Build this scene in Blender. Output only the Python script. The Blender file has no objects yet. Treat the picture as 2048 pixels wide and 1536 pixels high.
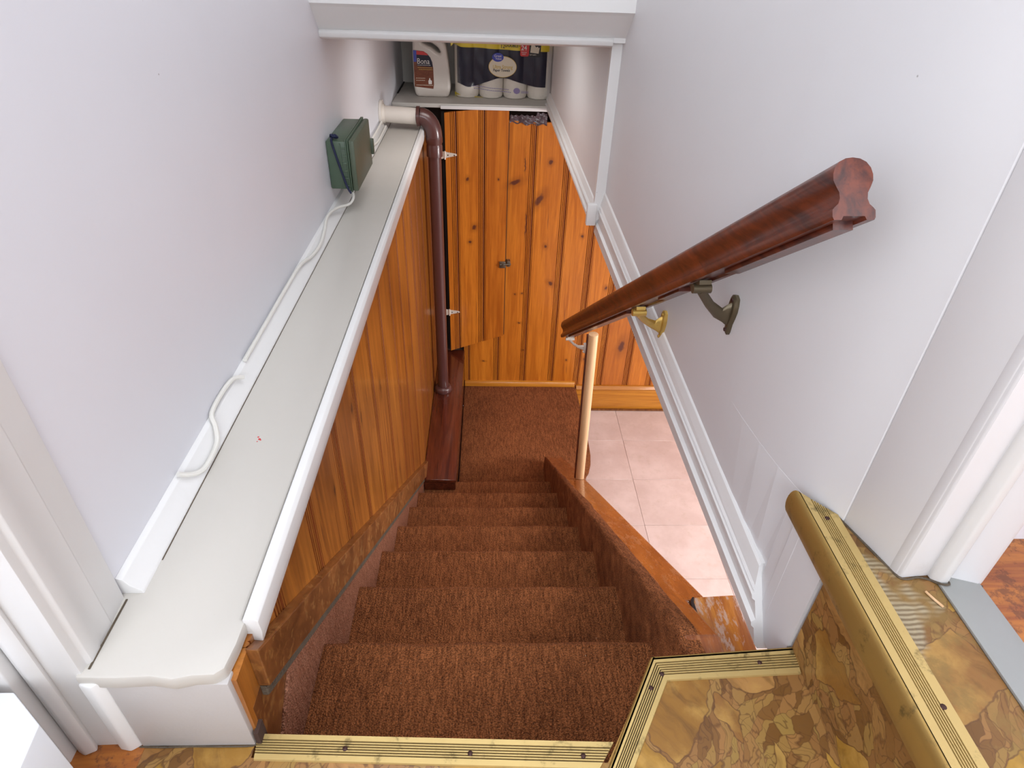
import bpy, bmesh, math, random
from mathutils import Vector, Matrix
random.seed(4)
SC = bpy.context.scene
COL = SC.collection

# ------------------------------------------------------------------ camera, world, lights, exposure
cam = bpy.data.objects.new('camera', bpy.data.cameras.new('camera')); COL.objects.link(cam)
CX = Vector((0.99919611, -0.02567444, 0.03078906)); CDN = Vector((0.01018749, -0.58018569, -0.81442052)); CF = Vector((0.03877316, 0.81407947, -0.57945772))
cam.matrix_world = Matrix(((CX.x, -CDN.x, -CF.x, 0), (CX.y, -CDN.y, -CF.y, 0), (CX.z, -CDN.z, -CF.z, 0.91), (0, 0, 0, 1)))
cam.data.sensor_width = 36; cam.data.lens = 1274.718 / 2048 * 36; cam.data.clip_start = 0.02
SC.camera = cam
SC.view_settings.view_transform = 'Standard'; SC.view_settings.look = 'None'
SC.view_settings.gamma = 1.0; SC.view_settings.use_curve_mapping = False
SC.view_settings.exposure = 0.28
w = bpy.data.worlds.new('world'); SC.world = w; w.use_nodes = True
w.node_tree.nodes['Background'].inputs[0].default_value = (0.85, 0.92, 1, 1)
w.node_tree.nodes['Background'].inputs[1].default_value = 0.4
SC.cycles.max_bounces = 6; SC.cycles.diffuse_bounces = 4; SC.cycles.glossy_bounces = 3; SC.cycles.sample_clamp_indirect = 6
SC.cycles.use_adaptive_sampling = True; SC.cycles.adaptive_threshold = 0.12; SC.cycles.use_denoising = True


def area(name, loc, target, sx, sy, power, col=(1, 1, 1)):
    d = bpy.data.lights.new(name, 'AREA'); d.shape = 'RECTANGLE'; d.size = sx; d.size_y = sy
    d.energy = power; d.color = col
    o = bpy.data.objects.new(name, d); COL.objects.link(o); o.location = loc
    o.rotation_euler = (Vector(target) - Vector(loc)).to_track_quat('-Z', 'Y').to_euler()
    return o


area('entry_overhead_fill', (0.0, 0.75, 2.36), (0.0, 0.85, 0), 0.8, 1.9, 12, (0.92, 0.975, 1.0))  # overhead fill added to even out the brightness; no ceiling lamp is known
area('entry_door_daylight', (0.20, -1.50, 1.15), (-0.05, 2.2, -0.2), 1.2, 1.5, 32, (0.89, 0.95, 1.0))
area('left_door_daylight', (-0.90, -0.45, 1.25), (0.5, 1.3, 0.1), 1.0, 1.5, 14, (0.90, 0.94, 1.0))
area('right_room_daylight', (1.5, -0.35, 1.15), (-0.3, 0.9, 0.1), 1.2, 1.6, 15, (0.97, 0.97, 1.0))
area('stair_lamp', (-0.06, 2.60, 0.64), (-0.06, 2.62, 0), 0.35, 0.35, 2.2, (1.0, 0.98, 0.96))
area('basement_window_light', (2.6, 1.5, -0.25), (0.5, 2.8, -1.7), 0.6, 0.6, 50, (1.0, 0.99, 0.99))
area('basement_ceiling_light', (1.15, 1.35, 0.195), (0.9, 1.35, -1.7), 0.4, 0.4, 11, (1.0, 0.97, 0.96))

# ------------------------------------------------------------------ object helpers


def link(o, parent=None):
    COL.objects.link(o)
    if parent is not None:
        o.parent = parent
        o.matrix_parent_inverse = parent.matrix_world.inverted() if False else Matrix.Translation(-parent.location) @ Matrix()
    return o


def tag(o, label=None, cat=None, group=None, kind=None):
    if label: o['label'] = label
    if cat: o['category'] = cat
    if group: o['group'] = group
    if kind: o['kind'] = kind
    return o


def empty(name, loc, label=None, cat=None, group=None, kind=None):
    o = bpy.data.objects.new(name, None); o.location = loc; o.empty_display_size = 0.05
    COL.objects.link(o)
    return tag(o, label, cat, group, kind)


def mk(name, verts, faces, m, parent=None, smooth=False, bevel=0, seg=2):
    me = bpy.data.meshes.new(name); me.from_pydata([tuple(v) for v in verts], [], faces); me.update()
    bm = bmesh.new(); bm.from_mesh(me)
    bmesh.ops.remove_doubles(bm, verts=bm.verts, dist=1e-6)
    bmesh.ops.recalc_face_normals(bm, faces=bm.faces)
    if bevel:
        es = [e for e in bm.edges if len(e.link_faces) == 2 and e.calc_face_angle(0) > 0.6]
        bmesh.ops.bevel(bm, geom=es, offset=bevel, segments=seg, profile=0.5, affect='EDGES', clamp_overlap=True)
    bm.to_mesh(me); bm.free()
    if smooth:
        for p in me.polygons: p.use_smooth = True
        me.set_sharp_from_angle(angle=math.radians(40))
    if isinstance(m, (list, tuple)):
        for q in m: me.materials.append(q)
    else: me.materials.append(m)
    return link(bpy.data.objects.new(name, me), parent)


def box(name, a, b, m, parent=None, bevel=0, seg=2):
    x0, y0, z0 = a; x1, y1, z1 = b
    v = [(x, y, z) for x in (x0, x1) for y in (y0, y1) for z in (z0, z1)]
    f = [(0, 1, 3, 2), (4, 6, 7, 5), (0, 4, 5, 1), (2, 3, 7, 6), (0, 2, 6, 4), (1, 5, 7, 3)]
    return mk(name, v, f, m, parent, bool(bevel), bevel, seg)


def loft(name, rings, m, parent=None, smooth=False, bevel=0, caps=True, closed=True):
    n = len(rings[0]); v = [p for r in rings for p in r]; f = []
    for i in range(len(rings) - 1):
        for j in range(n if closed else n - 1):
            k = (j + 1) % n
            f.append((i * n + j, i * n + k, (i + 1) * n + k, (i + 1) * n + j))
    if caps and closed:
        f.append(tuple(range(n))); f.append(tuple((len(rings) - 1) * n + j for j in range(n)))
    return mk(name, v, f, m, parent, smooth, bevel)


def prism_x(name, poly, x0, x1, m, parent=None, bevel=0, smooth=False):
    return loft(name, [[(x0, y, z) for y, z in poly], [(x1, y, z) for y, z in poly]], m, parent, smooth or bool(bevel), bevel)


def prism_z(name, poly, z0, z1, m, parent=None, bevel=0, smooth=False):
    return loft(name, [[(x, y, z0) for x, y in poly], [(x, y, z1) for x, y in poly]], m, parent, smooth or bool(bevel), bevel)


def prism_y(name, poly, y0, y1, m, parent=None, bevel=0, smooth=False):
    return loft(name, [[(x, y0, z) for x, z in poly], [(x, y1, z) for x, z in poly]], m, parent, smooth or bool(bevel), bevel)


def sweep(name, prof, pts, m, parent=None, up=(0, 0, 1), smooth=True, ups=None, scales=None):
    """profile (side, up) swept along pts, closed profile"""
    P = [Vector(p) for p in pts]; rings = []
    for i, p in enumerate(P):
        d = (P[min(i + 1, len(P) - 1)] - P[max(i - 1, 0)]).normalized()
        u = Vector(ups[i] if ups else up); s = d.cross(u).normalized(); u = s.cross(d).normalized()
        k = scales[i] if scales else 1
        rings.append([p + s * (a * k) + u * (b * k) for a, b in prof])
    return loft(name, rings, m, parent, smooth)


def circ(r, n=12):
    return [(r * math.cos(2 * math.pi * i / n), r * math.sin(2 * math.pi * i / n)) for i in range(n)]


def tube(name, pts, r, m, parent=None, n=10, sub=0, up=(0, 0, 1)):
    P = [Vector(p) for p in pts]
    if sub:
        Q = []
        for i in range(len(P) - 1):
            a = P[max(i - 1, 0)]; b = P[i]; c = P[i + 1]; d = P[min(i + 2, len(P) - 1)]
            for k in range(sub):
                t = k / sub
                Q.append(0.5 * ((2 * b) + (c - a) * t + (2 * a - 5 * b + 4 * c - d) * t * t + (3 * b - a - 3 * c + d) * t ** 3))
        Q.append(P[-1]); P = Q
    return sweep(name, circ(r, n), P, m, parent, up=up)


def cyl(name, a, b, r, m, parent=None, n=20, r2=None):
    a = Vector(a); b = Vector(b); d = (b - a).normalized()
    u = Vector((0, 0, 1)) if abs(d.z) < 0.9 else Vector((0, 1, 0))
    s = d.cross(u).normalized(); u = s.cross(d)
    r2 = r if r2 is None else r2
    return loft(name, [[p + s * x * k + u * y * k for x, y in circ(1, n)] for p, k in ((a, r), (b, r2))], m, parent, True)


def lathe(name, base, prof, m, parent=None, n=24, axis='z'):
    rings = []
    for r, z in prof:
        ring = []
        for i in range(n):
            t = 2 * math.pi * i / n; c, s = r * math.cos(t), r * math.sin(t)
            ring.append(Vector(base) + (Vector((c, s, z)) if axis == 'z' else Vector((z, c, s))))
        rings.append(ring)
    return loft(name, rings, m, parent, True)


# ------------------------------------------------------------------ material helpers


class NT:
    def __init__(s, name):
        s.m = bpy.data.materials.new(name); s.m.use_nodes = True
        s.t = s.m.node_tree; s.n = s.t.nodes; s.b = s.n['Principled BSDF']
    def new(s, typ, **k):
        n = s.n.new(typ)
        for a, v in k.items(): setattr(n, a, v)
        return n
    def set(s, sock, v):
        if hasattr(v, 'outputs'): s.t.links.new(v.outputs[0], sock)
        elif isinstance(v, bpy.types.NodeSocket): s.t.links.new(v, sock)
        else: sock.default_value = v
    def math(s, op, a, b=0.0, c=0.0, clamp=False):
        n = s.new('ShaderNodeMath', operation=op, use_clamp=clamp)
        s.set(n.inputs[0], a); s.set(n.inputs[1], b); s.set(n.inputs[2], c); return n.outputs[0]
    def mix(s, f, a, b, blend='MIX'):
        n = s.new('ShaderNodeMix', data_type='RGBA', blend_type=blend)
        s.set(n.inputs[0], f)
        for i, v in ((6, a), (7, b)):
            s.set(n.inputs[i], (*v, 1) if isinstance(v, tuple) and len(v) == 3 else v)
        return n.outputs[2]
    def pos(s, scale=(1, 1, 1), rnd=False, world=False):
        if world: src = s.new('ShaderNodeNewGeometry').outputs['Position']
        else: src = s.new('ShaderNodeTexCoord').outputs['Object']
        mp = s.new('ShaderNodeMapping'); s.t.links.new(src, mp.inputs[0]); mp.inputs['Scale'].default_value = scale
        if rnd:
            oi = s.new('ShaderNodeObjectInfo'); c = s.new('ShaderNodeCombineXYZ')
            for i, k in enumerate((37.0, 53.0, 71.0)): s.set(c.inputs[i], s.math('MULTIPLY', oi.outputs['Random'], k))
            s.t.links.new(c.outputs[0], mp.inputs['Location'])
        return mp.outputs[0]
    def noise(s, vec, scale, detail=4, rough=0.55, dist=0.0):
        n = s.new('ShaderNodeTexNoise'); s.set(n.inputs['Vector'], vec)
        n.inputs['Scale'].default_value = scale; n.inputs['Detail'].default_value = detail
        n.inputs['Roughness'].default_value = rough; n.inputs['Distortion'].default_value = dist
        return n.outputs[0]
    def vor(s, vec, scale, feature='F1', out=0, rand=1.0):
        n = s.new('ShaderNodeTexVoronoi', feature=feature); s.set(n.inputs['Vector'], vec)
        n.inputs['Scale'].default_value = scale; n.inputs['Randomness'].default_value = rand
        return n.outputs[out]
    def ramp(s, f, stops):
        n = s.new('ShaderNodeValToRGB'); s.set(n.inputs[0], f); e = n.color_ramp.elements
        while len(e) < len(stops): e.new(0.5)
        for q, (p, c) in zip(e, stops): q.position = p; q.color = (*c, 1) if len(c) == 3 else c
        return n.outputs[0]
    def step(s, v, lo, hi):
        n = s.new('ShaderNodeMapRange', interpolation_type='SMOOTHSTEP'); s.set(n.inputs[0], v)
        n.inputs[1].default_value = lo; n.inputs[2].default_value = hi; return n.outputs[0]
    def bump(s, h, strength, dist):
        n = s.new('ShaderNodeBump'); s.set(n.inputs['Height'], h)
        n.inputs['Strength'].default_value = strength; n.inputs['Distance'].default_value = dist
        s.t.links.new(n.outputs[0], s.b.inputs['Normal'])
    def out(s, color=None, rough=0.5, metal=0.0, coat=0.0, spec=None):
        if color is not None: s.set(s.b.inputs['Base Color'], (*color, 1) if isinstance(color, tuple) and len(color) == 3 else color)
        s.set(s.b.inputs['Roughness'], rough); s.set(s.b.inputs['Metallic'], metal)
        s.b.inputs['Coat Weight'].default_value = coat; s.b.inputs['Coat Roughness'].default_value = 0.12
        if spec is not None: s.b.inputs['Specular IOR Level'].default_value = spec
        return s.m


def plain(name, c, rough=0.5, metal=0.0, coat=0.0, bump=0.0, scale=60, var=0.0):
    t = NT(name)
    p = t.pos()
    col = c
    if var:
        n = t.noise(p, scale * 0.15, 5)
        col = t.mix(n, tuple(max(0, x * (1 - var)) for x in c), tuple(min(1, x * (1 + var)) for x in c))
    if bump: t.bump(t.noise(p, scale, 4), bump, 0.004)
    return t.out(col, rough, metal, coat)


def paint(name, c, dirt=(0.42, 0.36, 0.28), amount=0.5, speck=True, relief=0.2):
    """old brushed gloss paint: brush relief, small chips, faint stains"""
    t = NT(name)
    p = t.pos(world=True)
    big = t.noise(p, 2.2, 3); mid = t.noise(p, 14, 5)
    col = t.mix(big, tuple(x * 0.965 for x in c), tuple(min(1, x * 1.03) for x in c))
    st = t.step(t.noise(p, 7, 7, 0.75), 0.62, 0.86)
    col = t.mix(t.math('MULTIPLY', st, 0.35 * amount), col, dirt)
    if speck:
        v = t.vor(p, 24); sp = t.math('SUBTRACT', 1.0, t.step(v, 0.012, 0.045))
        gate = t.step(t.noise(p, 5, 2), 0.60, 0.66)
        col = t.mix(t.math('MULTIPLY', t.math('MULTIPLY', sp, gate), 0.8), col, (0.16, 0.13, 0.10))
    h = t.math('ADD', t.math('MULTIPLY', mid, 0.6), t.math('MULTIPLY', t.noise(p, 110, 3), 0.25))
    t.bump(h, relief, 0.003)
    return t.out(col, t.math('ADD', 0.36, t.math('MULTIPLY', mid, 0.16)), 0.0)


def wood(name, c_lo, c_hi, grain=(30, 30, 1.6), rough=0.33, coat=0.25, knots=None, dark=None, scatter=0.0, var=0.25, wear=None, bump=0.15):
    """stained wood; grain runs along the axis with the smallest scale"""
    t = NT(name)
    p = t.pos(grain, rnd=True)
    n1 = t.noise(p, 1.0, 5, 0.6, 1.2); n2 = t.noise(t.pos(tuple(g * 5 for g in grain), rnd=True), 1.0, 3, 0.6, 0.4)
    f = t.math('ADD', t.math('MULTIPLY', n1, 0.72), t.math('MULTIPLY', n2, 0.28))
    f = t.step(f, 0.30, 0.72)
    col = t.mix(f, c_lo, c_hi)
    oi = t.new('ShaderNodeObjectInfo')
    br = t.math('ADD', 1 - var, t.math('MULTIPLY', oi.outputs['Random'], 2 * var))
    bl = t.new('ShaderNodeCombineColor')
    t.set(bl.inputs[0], t.math('POWER', br, 0.7)); t.set(bl.inputs[1], br); t.set(bl.inputs[2], br)
    col = t.mix(1.0, col, bl.outputs[0], 'MULTIPLY')
    dk = dark or tuple(x * 0.12 for x in c_lo)
    streak = t.step(t.noise(t.pos(tuple(g * 2.2 for g in grain), rnd=True), 1.0, 2, 0.5), 0.69, 0.78)
    col = t.mix(t.math('MULTIPLY', streak, 0.55), col, dk)
    if scatter:
        ax = grain.index(min(grain)); sc = [9, 9, 9]; sc[ax] = 4.0
        v = t.vor(t.pos(tuple(sc), rnd=True), 1.0); k = t.math('SUBTRACT', 1.0, t.step(v, 0.04, 0.12))
        col = t.mix(t.math('MULTIPLY', k, scatter), col, dk)
    if knots:
        g = t.new('ShaderNodeNewGeometry'); acc = None; ring = None
        wob = t.new('ShaderNodeTexNoise'); wob.inputs['Scale'].default_value = 38; wob.inputs['Detail'].default_value = 3
        t.t.links.new(g.outputs['Position'], wob.inputs['Vector'])
        off = t.new('ShaderNodeVectorMath', operation='MULTIPLY_ADD')
        t.t.links.new(wob.outputs['Color'], off.inputs[0]); off.inputs[1].default_value = (0.018,) * 3; t.t.links.new(g.outputs['Position'], off.inputs[2])
        for (x, y, z, rx, rz, tilt) in knots:
            mp = t.new('ShaderNodeMapping', vector_type='TEXTURE'); t.t.links.new(off.outputs[0], mp.inputs[0])
            mp.inputs['Location'].default_value = (x + 0.009, y + 0.009, z + 0.009)
            mp.inputs['Rotation'].default_value = (0, tilt, 0) if abs(x) < 9 and rx > 0 else (tilt, 0, 0)
            mp.inputs['Scale'].default_value = (abs(rx), 0.2, rz) if rx > 0 else (0.2, abs(rx), rz)
            ln = t.new('ShaderNodeVectorMath', operation='LENGTH'); t.t.links.new(mp.outputs[0], ln.inputs[0])
            acc = ln.outputs['Value'] if acc is None else t.math('MINIMUM', acc, ln.outputs['Value'])
        core = t.math('SUBTRACT', 1.0, t.step(acc, 0.45, 1.05)); halo = t.math('SUBTRACT', 1.0, t.step(acc, 0.9, 2.6))
        col = t.mix(t.math('MULTIPLY', halo, 0.35), col, tuple(x * 0.45 for x in c_lo))
        col = t.mix(t.math('MULTIPLY', core, 0.82), col, dk)
    r = rough
    if wear:
        ws = t.step(t.noise(t.pos(wear[1]), 1.0, 6, 0.75), 0.52, 0.60)
        col = t.mix(t.math('MULTIPLY', ws, wear[2]), col, wear[0]); r = t.math('ADD', rough, t.math('MULTIPLY', ws, 0.2))
    if bump: t.bump(n2, bump, 0.002)
    return t.out(col, r, 0, coat)


def carpet(name, lo, hi, axis='y'):
    t = NT(name)
    p = t.pos(world=True)
    s = (210, 26, 26) if axis == 'y' else (26, 210, 26)
    stre = t.noise(t.pos(s, world=True), 1.0, 3, 0.6)
    blot = t.noise(p, 5, 4); loops = t.vor(p, 330); fine = t.noise(p, 420, 2)
    f = t.math('ADD', t.math('MULTIPLY', stre, 0.45), t.math('ADD', t.math('MULTIPLY', blot, 0.18), t.math('MULTIPLY', fine, 0.50)))
    col = t.mix(t.step(f, 0.38, 0.80), lo, hi)
    col = t.mix(t.math('MULTIPLY', t.step(loops, 0.35, 0.9), 0.55), col, tuple(x * 0.25 for x in lo))
    lint = t.math('SUBTRACT', 1.0, t.step(t.vor(p, 17), 0.012, 0.022))
    col = t.mix(t.math('MULTIPLY', lint, 0.6), col, (0.7, 0.55, 0.4))
    h = t.math('ADD', t.math('SUBTRACT', 1.0, loops), t.math('MULTIPLY', fine, 0.8))
    t.bump(h, 0.9, 0.006)
    t.b.inputs['Sheen Weight'].default_value = 0.06; t.b.inputs['Sheen Roughness'].default_value = 0.5
    t.b.inputs['Sheen Tint'].default_value = (1.0, 0.6, 0.45, 1)
    return t.out(col, 0.95, 0, 0, 0.1)


def stone_vinyl(name, cols, gloss=0.28, worn=0.0):
    t = NT(name)
    p0 = t.pos(world=True)
    wob = t.new('ShaderNodeTexNoise'); wob.inputs['Scale'].default_value = 9; wob.inputs['Detail'].default_value = 4
    t.t.links.new(p0, wob.inputs['Vector'])
    off = t.new('ShaderNodeVectorMath', operation='MULTIPLY_ADD'); t.t.links.new(wob.outputs['Color'], off.inputs[0])
    off.inputs[1].default_value = (0.085,) * 3; t.t.links.new(p0, off.inputs[2]); p = off.outputs[0]
    pr = t.new('ShaderNodeMapping'); t.t.links.new(p, pr.inputs[0]); pr.inputs['Rotation'].default_value = (0, 0, 0.9); pr.inputs['Scale'].default_value = (1.0, 0.62, 1); p = pr.outputs[0]
    big = t.vor(p, 9.0, 'DISTANCE_TO_EDGE'); bigc = t.vor(p, 9.0, 'F1', 1)
    sep = t.new('ShaderNodeSeparateColor'); t.t.links.new(bigc, sep.inputs[0])
    pm = t.new('ShaderNodeMapping'); t.t.links.new(p, pm.inputs[0]); pm.inputs['Scale'].default_value = (2.2, 0.8, 1); pm.inputs['Rotation'].default_value = (0, 0, 0.5)
    sm = t.vor(pm.outputs[0], 42, 'DISTANCE_TO_EDGE'); smc = t.vor(pm.outputs[0], 42, 'F1', 1)
    sep2 = t.new('ShaderNodeSeparateColor'); t.t.links.new(smc, sep2.inputs[0])
    cb = t.ramp(sep.outputs[0], [(0.0, cols[0]), (0.35, cols[1]), (0.65, cols[2]), (1.0, cols[3])])
    cs = t.ramp(sep2.outputs[1], [(0.0, tuple(x * 0.62 for x in cols[1])), (0.5, tuple(x * 0.8 for x in cols[2])), (1.0, tuple(x * 0.75 for x in cols[3]))])
    st_ = t.new('ShaderNodeMapping'); t.t.links.new(p, st_.inputs[0]); st_.inputs['Scale'].default_value = (9, 38, 20)
    mott = t.noise(st_.outputs[0], 1.0, 6, 0.65, 1.0)
    cb = t.mix(t.math('MULTIPLY', t.step(mott, 0.42, 0.72), 0.75), cb, tuple(x * 0.55 for x in cols[1]))
    cb = t.mix(t.math('MULTIPLY', t.step(t.noise(p0, 12, 5, 0.6), 0.48, 0.72), 0.55), cb, tuple(min(1, x * 1.45) for x in cols[3]))
    width = t.math('MULTIPLY', sep.outputs[1], 0.26)                      # stones of different size in a matrix of chips
    d_ = t.math('SUBTRACT', big, width)
    use = t.math('SUBTRACT', 1.0, t.step(d_, 0.0, 0.004))
    ln_s = t.math('SUBTRACT', 1.0, t.step(sm, 0.005, 0.05))
    cs = t.mix(t.math('MULTIPLY', ln_s, 0.6), cs, (0.11, 0.045, 0.015))
    swirl = t.math('ABSOLUTE', t.math('SUBTRACT', t.math('FRACT', t.math('MULTIPLY', t.noise(p, 16, 2, 0.5, 1.5), 7.0)), 0.5))
    cs = t.mix(t.math('MULTIPLY', t.math('SUBTRACT', 1.0, t.step(swirl, 0.02, 0.10)), 0.6), cs, (0.10, 0.04, 0.012))
    col = t.mix(use, cb, cs)
    edge = t.math('MULTIPLY', t.math('SUBTRACT', 1.0, t.step(t.math('ABSOLUTE', d_), 0.002, 0.010)), 0.7)
    col = t.mix(edge, col, (0.11, 0.045, 0.015))
    r = gloss
    if worn:
        wn = t.noise(p0, 15, 7, 0.7); ws = t.step(wn, 0.47, 0.60)
        rid = t.new('ShaderNodeTexWave'); rid.inputs['Scale'].default_value = 45; rid.inputs['Distortion'].default_value = 2.5; rid.bands_direction = 'Y'
        t.t.links.new(p0, rid.inputs['Vector'])
        adh = t.mix(rid.outputs[0], (0.16, 0.12, 0.07), (0.42, 0.36, 0.24))
        col = t.mix(t.math('MULTIPLY', ws, worn), col, (0.22, 0.13, 0.035))
        col = t.mix(t.math('MULTIPLY', t.step(t.noise(p0, 8, 3), 0.56, 0.62), worn), col, adh)
        rd = t.math('SUBTRACT', 1.0, t.step(t.vor(p0, 13), 0.05, 0.08)); col = t.mix(t.math('MULTIPLY', rd, 0.8), col, (0.45, 0.03, 0.02))
        r = 0.6
    t.bump(t.math('ADD', mott, t.math('MULTIPLY', t.math('MINIMUM', big, 0.1), 4)), 0.15, 0.003)
    return t.out(col, r, 0, 0.0)


def brass(name, c, dirt=0.6):
    t = NT(name)
    p = t.pos(world=True)
    n = t.noise(p, 30, 6, 0.7)
    col = t.mix(t.noise(p, 7, 3), tuple(x * 0.85 for x in c), c)
    col = t.mix(t.math('MULTIPLY', t.step(n, 0.55, 0.72), dirt), col, (0.12, 0.085, 0.03))
    return t.out(col, t.math('ADD', 0.30, t.math('MULTIPLY', n, 0.25)), 0.55)


def tile_mat(name):
    t = NT(name)
    p = t.pos(rnd=True)
    a = t.noise(p, 5, 6, 0.65); b = t.noise(p, 22, 5, 0.7)
    col = t.mix(t.step(a, 0.35, 0.7), (0.60, 0.46, 0.42), (0.70, 0.56, 0.52))
    col = t.mix(t.math('MULTIPLY', t.step(b, 0.52, 0.72), 0.35), col, (0.50, 0.38, 0.30))
    t.bump(b, 0.1, 0.002)
    return t.out(col, 0.32, 0)


M = {}
M['white'] = paint('white_paint', (0.73, 0.73, 0.775), amount=0.08, relief=0.10)
M['white_r'] = paint('white_paint_right', (0.71, 0.70, 0.71), amount=0.12, relief=0.12)
M['cream'] = paint('cream_gloss_paint', (0.575, 0.545, 0.50), amount=0.3, relief=0.15)
M['trimw'] = paint('white_trim_paint', (0.76, 0.75, 0.74), amount=0.35)
M['panel'] = paint('dulled_white_paint', (0.50, 0.47, 0.455), amount=0.6, relief=0.3)
M['bright'] = paint('bright_trim_paint', (0.76, 0.75, 0.76), amount=0.9)
M['gap'] = plain('dark_gap', (0.012, 0.010, 0.009), 0.9)
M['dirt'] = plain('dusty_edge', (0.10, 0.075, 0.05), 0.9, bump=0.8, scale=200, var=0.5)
Y = 3.385
BK = [(-.116, Y, -.169, .011, .013, .3), (-.08, Y, -.434, .014, .018, .5), (-.103, Y, -.517, .010, .012, 0), (.046, Y, -.165, .005, .008, 0),
      (.137, Y, -.187, .038, .016, -.35), (.271, Y, -.28, .018, .045, .55), (.323, Y, -.077, .012, .015, .2), (.323, Y, -.548, .010, .013, 0),
      (.367, Y, -.779, .020, .012, .7), (.528, Y, -.484, .010, .012, 0), (.699, Y, -.803, .011, .014, 0), (.160, Y, -.852, .007, .006, 0),
      (.200, Y, -.848, .007, .006, 0), (.191, Y, -1.047, .009, .006, 0), (.223, Y, -1.246, .009, .005, 0), (.845, Y, -1.21, .022, .05, .1),
      (.502, Y, -1.317, .007, .008, 0), (-.026, Y, -1.332, .012, .006, .1), (.629, Y, -1.308, .02, .015, 0), (.205, Y, -.42, .004, .09, 0), (.188, Y, -.09, .004, .05, 0)]
LK = [(-.305, 1.488, -.158, -.010, .032, 0.0), (-.305, 1.668, -.65, -.006, .02, 0), (-.305, 1.221, -.062, -.006, .02, 0), (-.305, 1.148, .02, -.012, .02, 0), (-.305, .93, -.02, -.006, .018, 0),
      (-.305, 2.1, -.45, -.01, .02, 0), (-.305, 2.6, -.4, -.012, .03, 0)]
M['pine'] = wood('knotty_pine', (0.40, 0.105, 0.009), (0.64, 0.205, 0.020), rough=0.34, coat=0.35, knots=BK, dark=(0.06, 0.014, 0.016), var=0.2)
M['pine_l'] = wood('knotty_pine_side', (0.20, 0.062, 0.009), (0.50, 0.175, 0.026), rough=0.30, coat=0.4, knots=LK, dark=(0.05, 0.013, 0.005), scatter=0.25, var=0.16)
M['skirt'] = wood('worn_brown_skirt', (0.13, 0.045, 0.013), (0.30, 0.115, 0.032), grain=(60, 8, 8), wear=((0.42, 0.19, 0.04), (40, 40, 40), 0.35), coat=0.1)
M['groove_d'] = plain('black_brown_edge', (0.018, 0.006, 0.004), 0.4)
M['groove'] = plain('stained_groove', (0.20, 0.045, 0.008), 0.5)
M['ybase'] = wood('yellow_pine_base', (0.48, 0.17, 0.015), (0.68, 0.29, 0.03), grain=(1.6, 30, 30), scatter=0.4, dark=(0.08, 0.02, 0.02))
M['mahog'] = wood('mahogany_rail', (0.035, 0.006, 0.005), (0.165, 0.030, 0.010), grain=(34, 2.0, 34), rough=0.34, coat=0.22, var=0.0, bump=0.08, dark=(0.03, 0.004, 0.004))
M['mahog_d'] = wood('dark_mahogany', (0.060, 0.012, 0.007), (0.15, 0.032, 0.013), grain=(30, 1.6, 30), rough=0.20, coat=0.6, var=0.0, bump=0.1)
M['cap'] = wood('orange_brown_cap', (0.20, 0.048, 0.010), (0.40, 0.120, 0.022), grain=(30, 1.6, 4), rough=0.22, coat=0.5, var=0.0, bump=0.15, wear=((0.5, 0.25, 0.12), (60, 12, 12), 0.25))
M['board'] = wood('worn_board', (0.30, 0.075, 0.010), (0.66, 0.25, 0.03), grain=(32, 3, 30), rough=0.24, coat=0.5, var=0.0, wear=((0.55, 0.40, 0.33), (55, 16, 16), 0.75))  # real wear, with contrast and tone raised to suggest basement light falling here
M['birch'] = wood('birch_dowel', (0.62, 0.37, 0.18), (0.76, 0.50, 0.28), grain=(20, 20, 2), rough=0.4, coat=0.1, var=0.0, dark=(0.4, 0.2, 0.08))
M['oldfloor'] = wood('old_floor_boards', (0.25, 0.055, 0.012), (0.58, 0.21, 0.03), grain=(3, 30, 30), rough=0.4, wear=((0.12, 0.04, 0.02), (18, 18, 18), 0.7))
M['carpet'] = carpet('brown_carpet', (0.130, 0.036, 0.010), (0.62, 0.215, 0.075))
M['carpet_lit'] = carpet('brown_carpet_lit_side', (0.26, 0.085, 0.040), (0.66, 0.31, 0.19), axis='x')  # lighter copy of the carpet, with the side light put into its colour
SV = [(0.40, 0.215, 0.026), (0.24, 0.105, 0.022), (0.40, 0.195, 0.060), (0.42, 0.255, 0.065)]
M['vinyl'] = stone_vinyl('stone_pattern_vinyl', SV)
M['vinyl_w'] = stone_vinyl('worn_stone_vinyl', [tuple(x * 0.85 for x in c) for c in SV], 0.5, 0.8)
M['gold'] = brass('gold_anodised', (0.66, 0.48, 0.19), 0.8)
M['gold_f'] = brass('gold_bullnose', (0.40, 0.25, 0.07), 0.9)
M['goldgroove'] = plain('groove_dirt', (0.065, 0.042, 0.012), 0.7, 0.1)
M['screw'] = plain('rusty_screw', (0.055, 0.022, 0.018), 0.6, 0.4, bump=0.5)
M['brass'] = brass('polished_brass', (0.62, 0.40, 0.10), 0.3)
M['bronze'] = brass('dark_bronze', (0.13, 0.10, 0.06), 0.4)
M['tile'] = tile_mat('pink_beige_tile')
M['grout'] = plain('tile_joint', (0.40, 0.28, 0.22), 0.8)
M['grey'] = plain('grey_threshold_metal', (0.36, 0.37, 0.36), 0.38, 0.25, bump=0.1, scale=30, var=0.08)
M['pipe'] = plain('brown_pipe_paint', (0.085, 0.030, 0.026), 0.33, 0, 0.3, bump=0.08, scale=80)
M['pipew'] = paint('white_pipe_paint', (0.70, 0.64, 0.58), amount=0.4, speck=False)
M['green'] = plain('green_plastic', (0.075, 0.115, 0.075), 0.42, 0, 0, bump=0.1, scale=90, var=0.12)
M['green2'] = plain('green_plastic_lid', (0.085, 0.110, 0.072), 0.45, 0, 0, bump=0.1, scale=90, var=0.12)
M['cord'] = plain('navy_cord', (0.010, 0.014, 0.05), 0.7)
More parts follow.
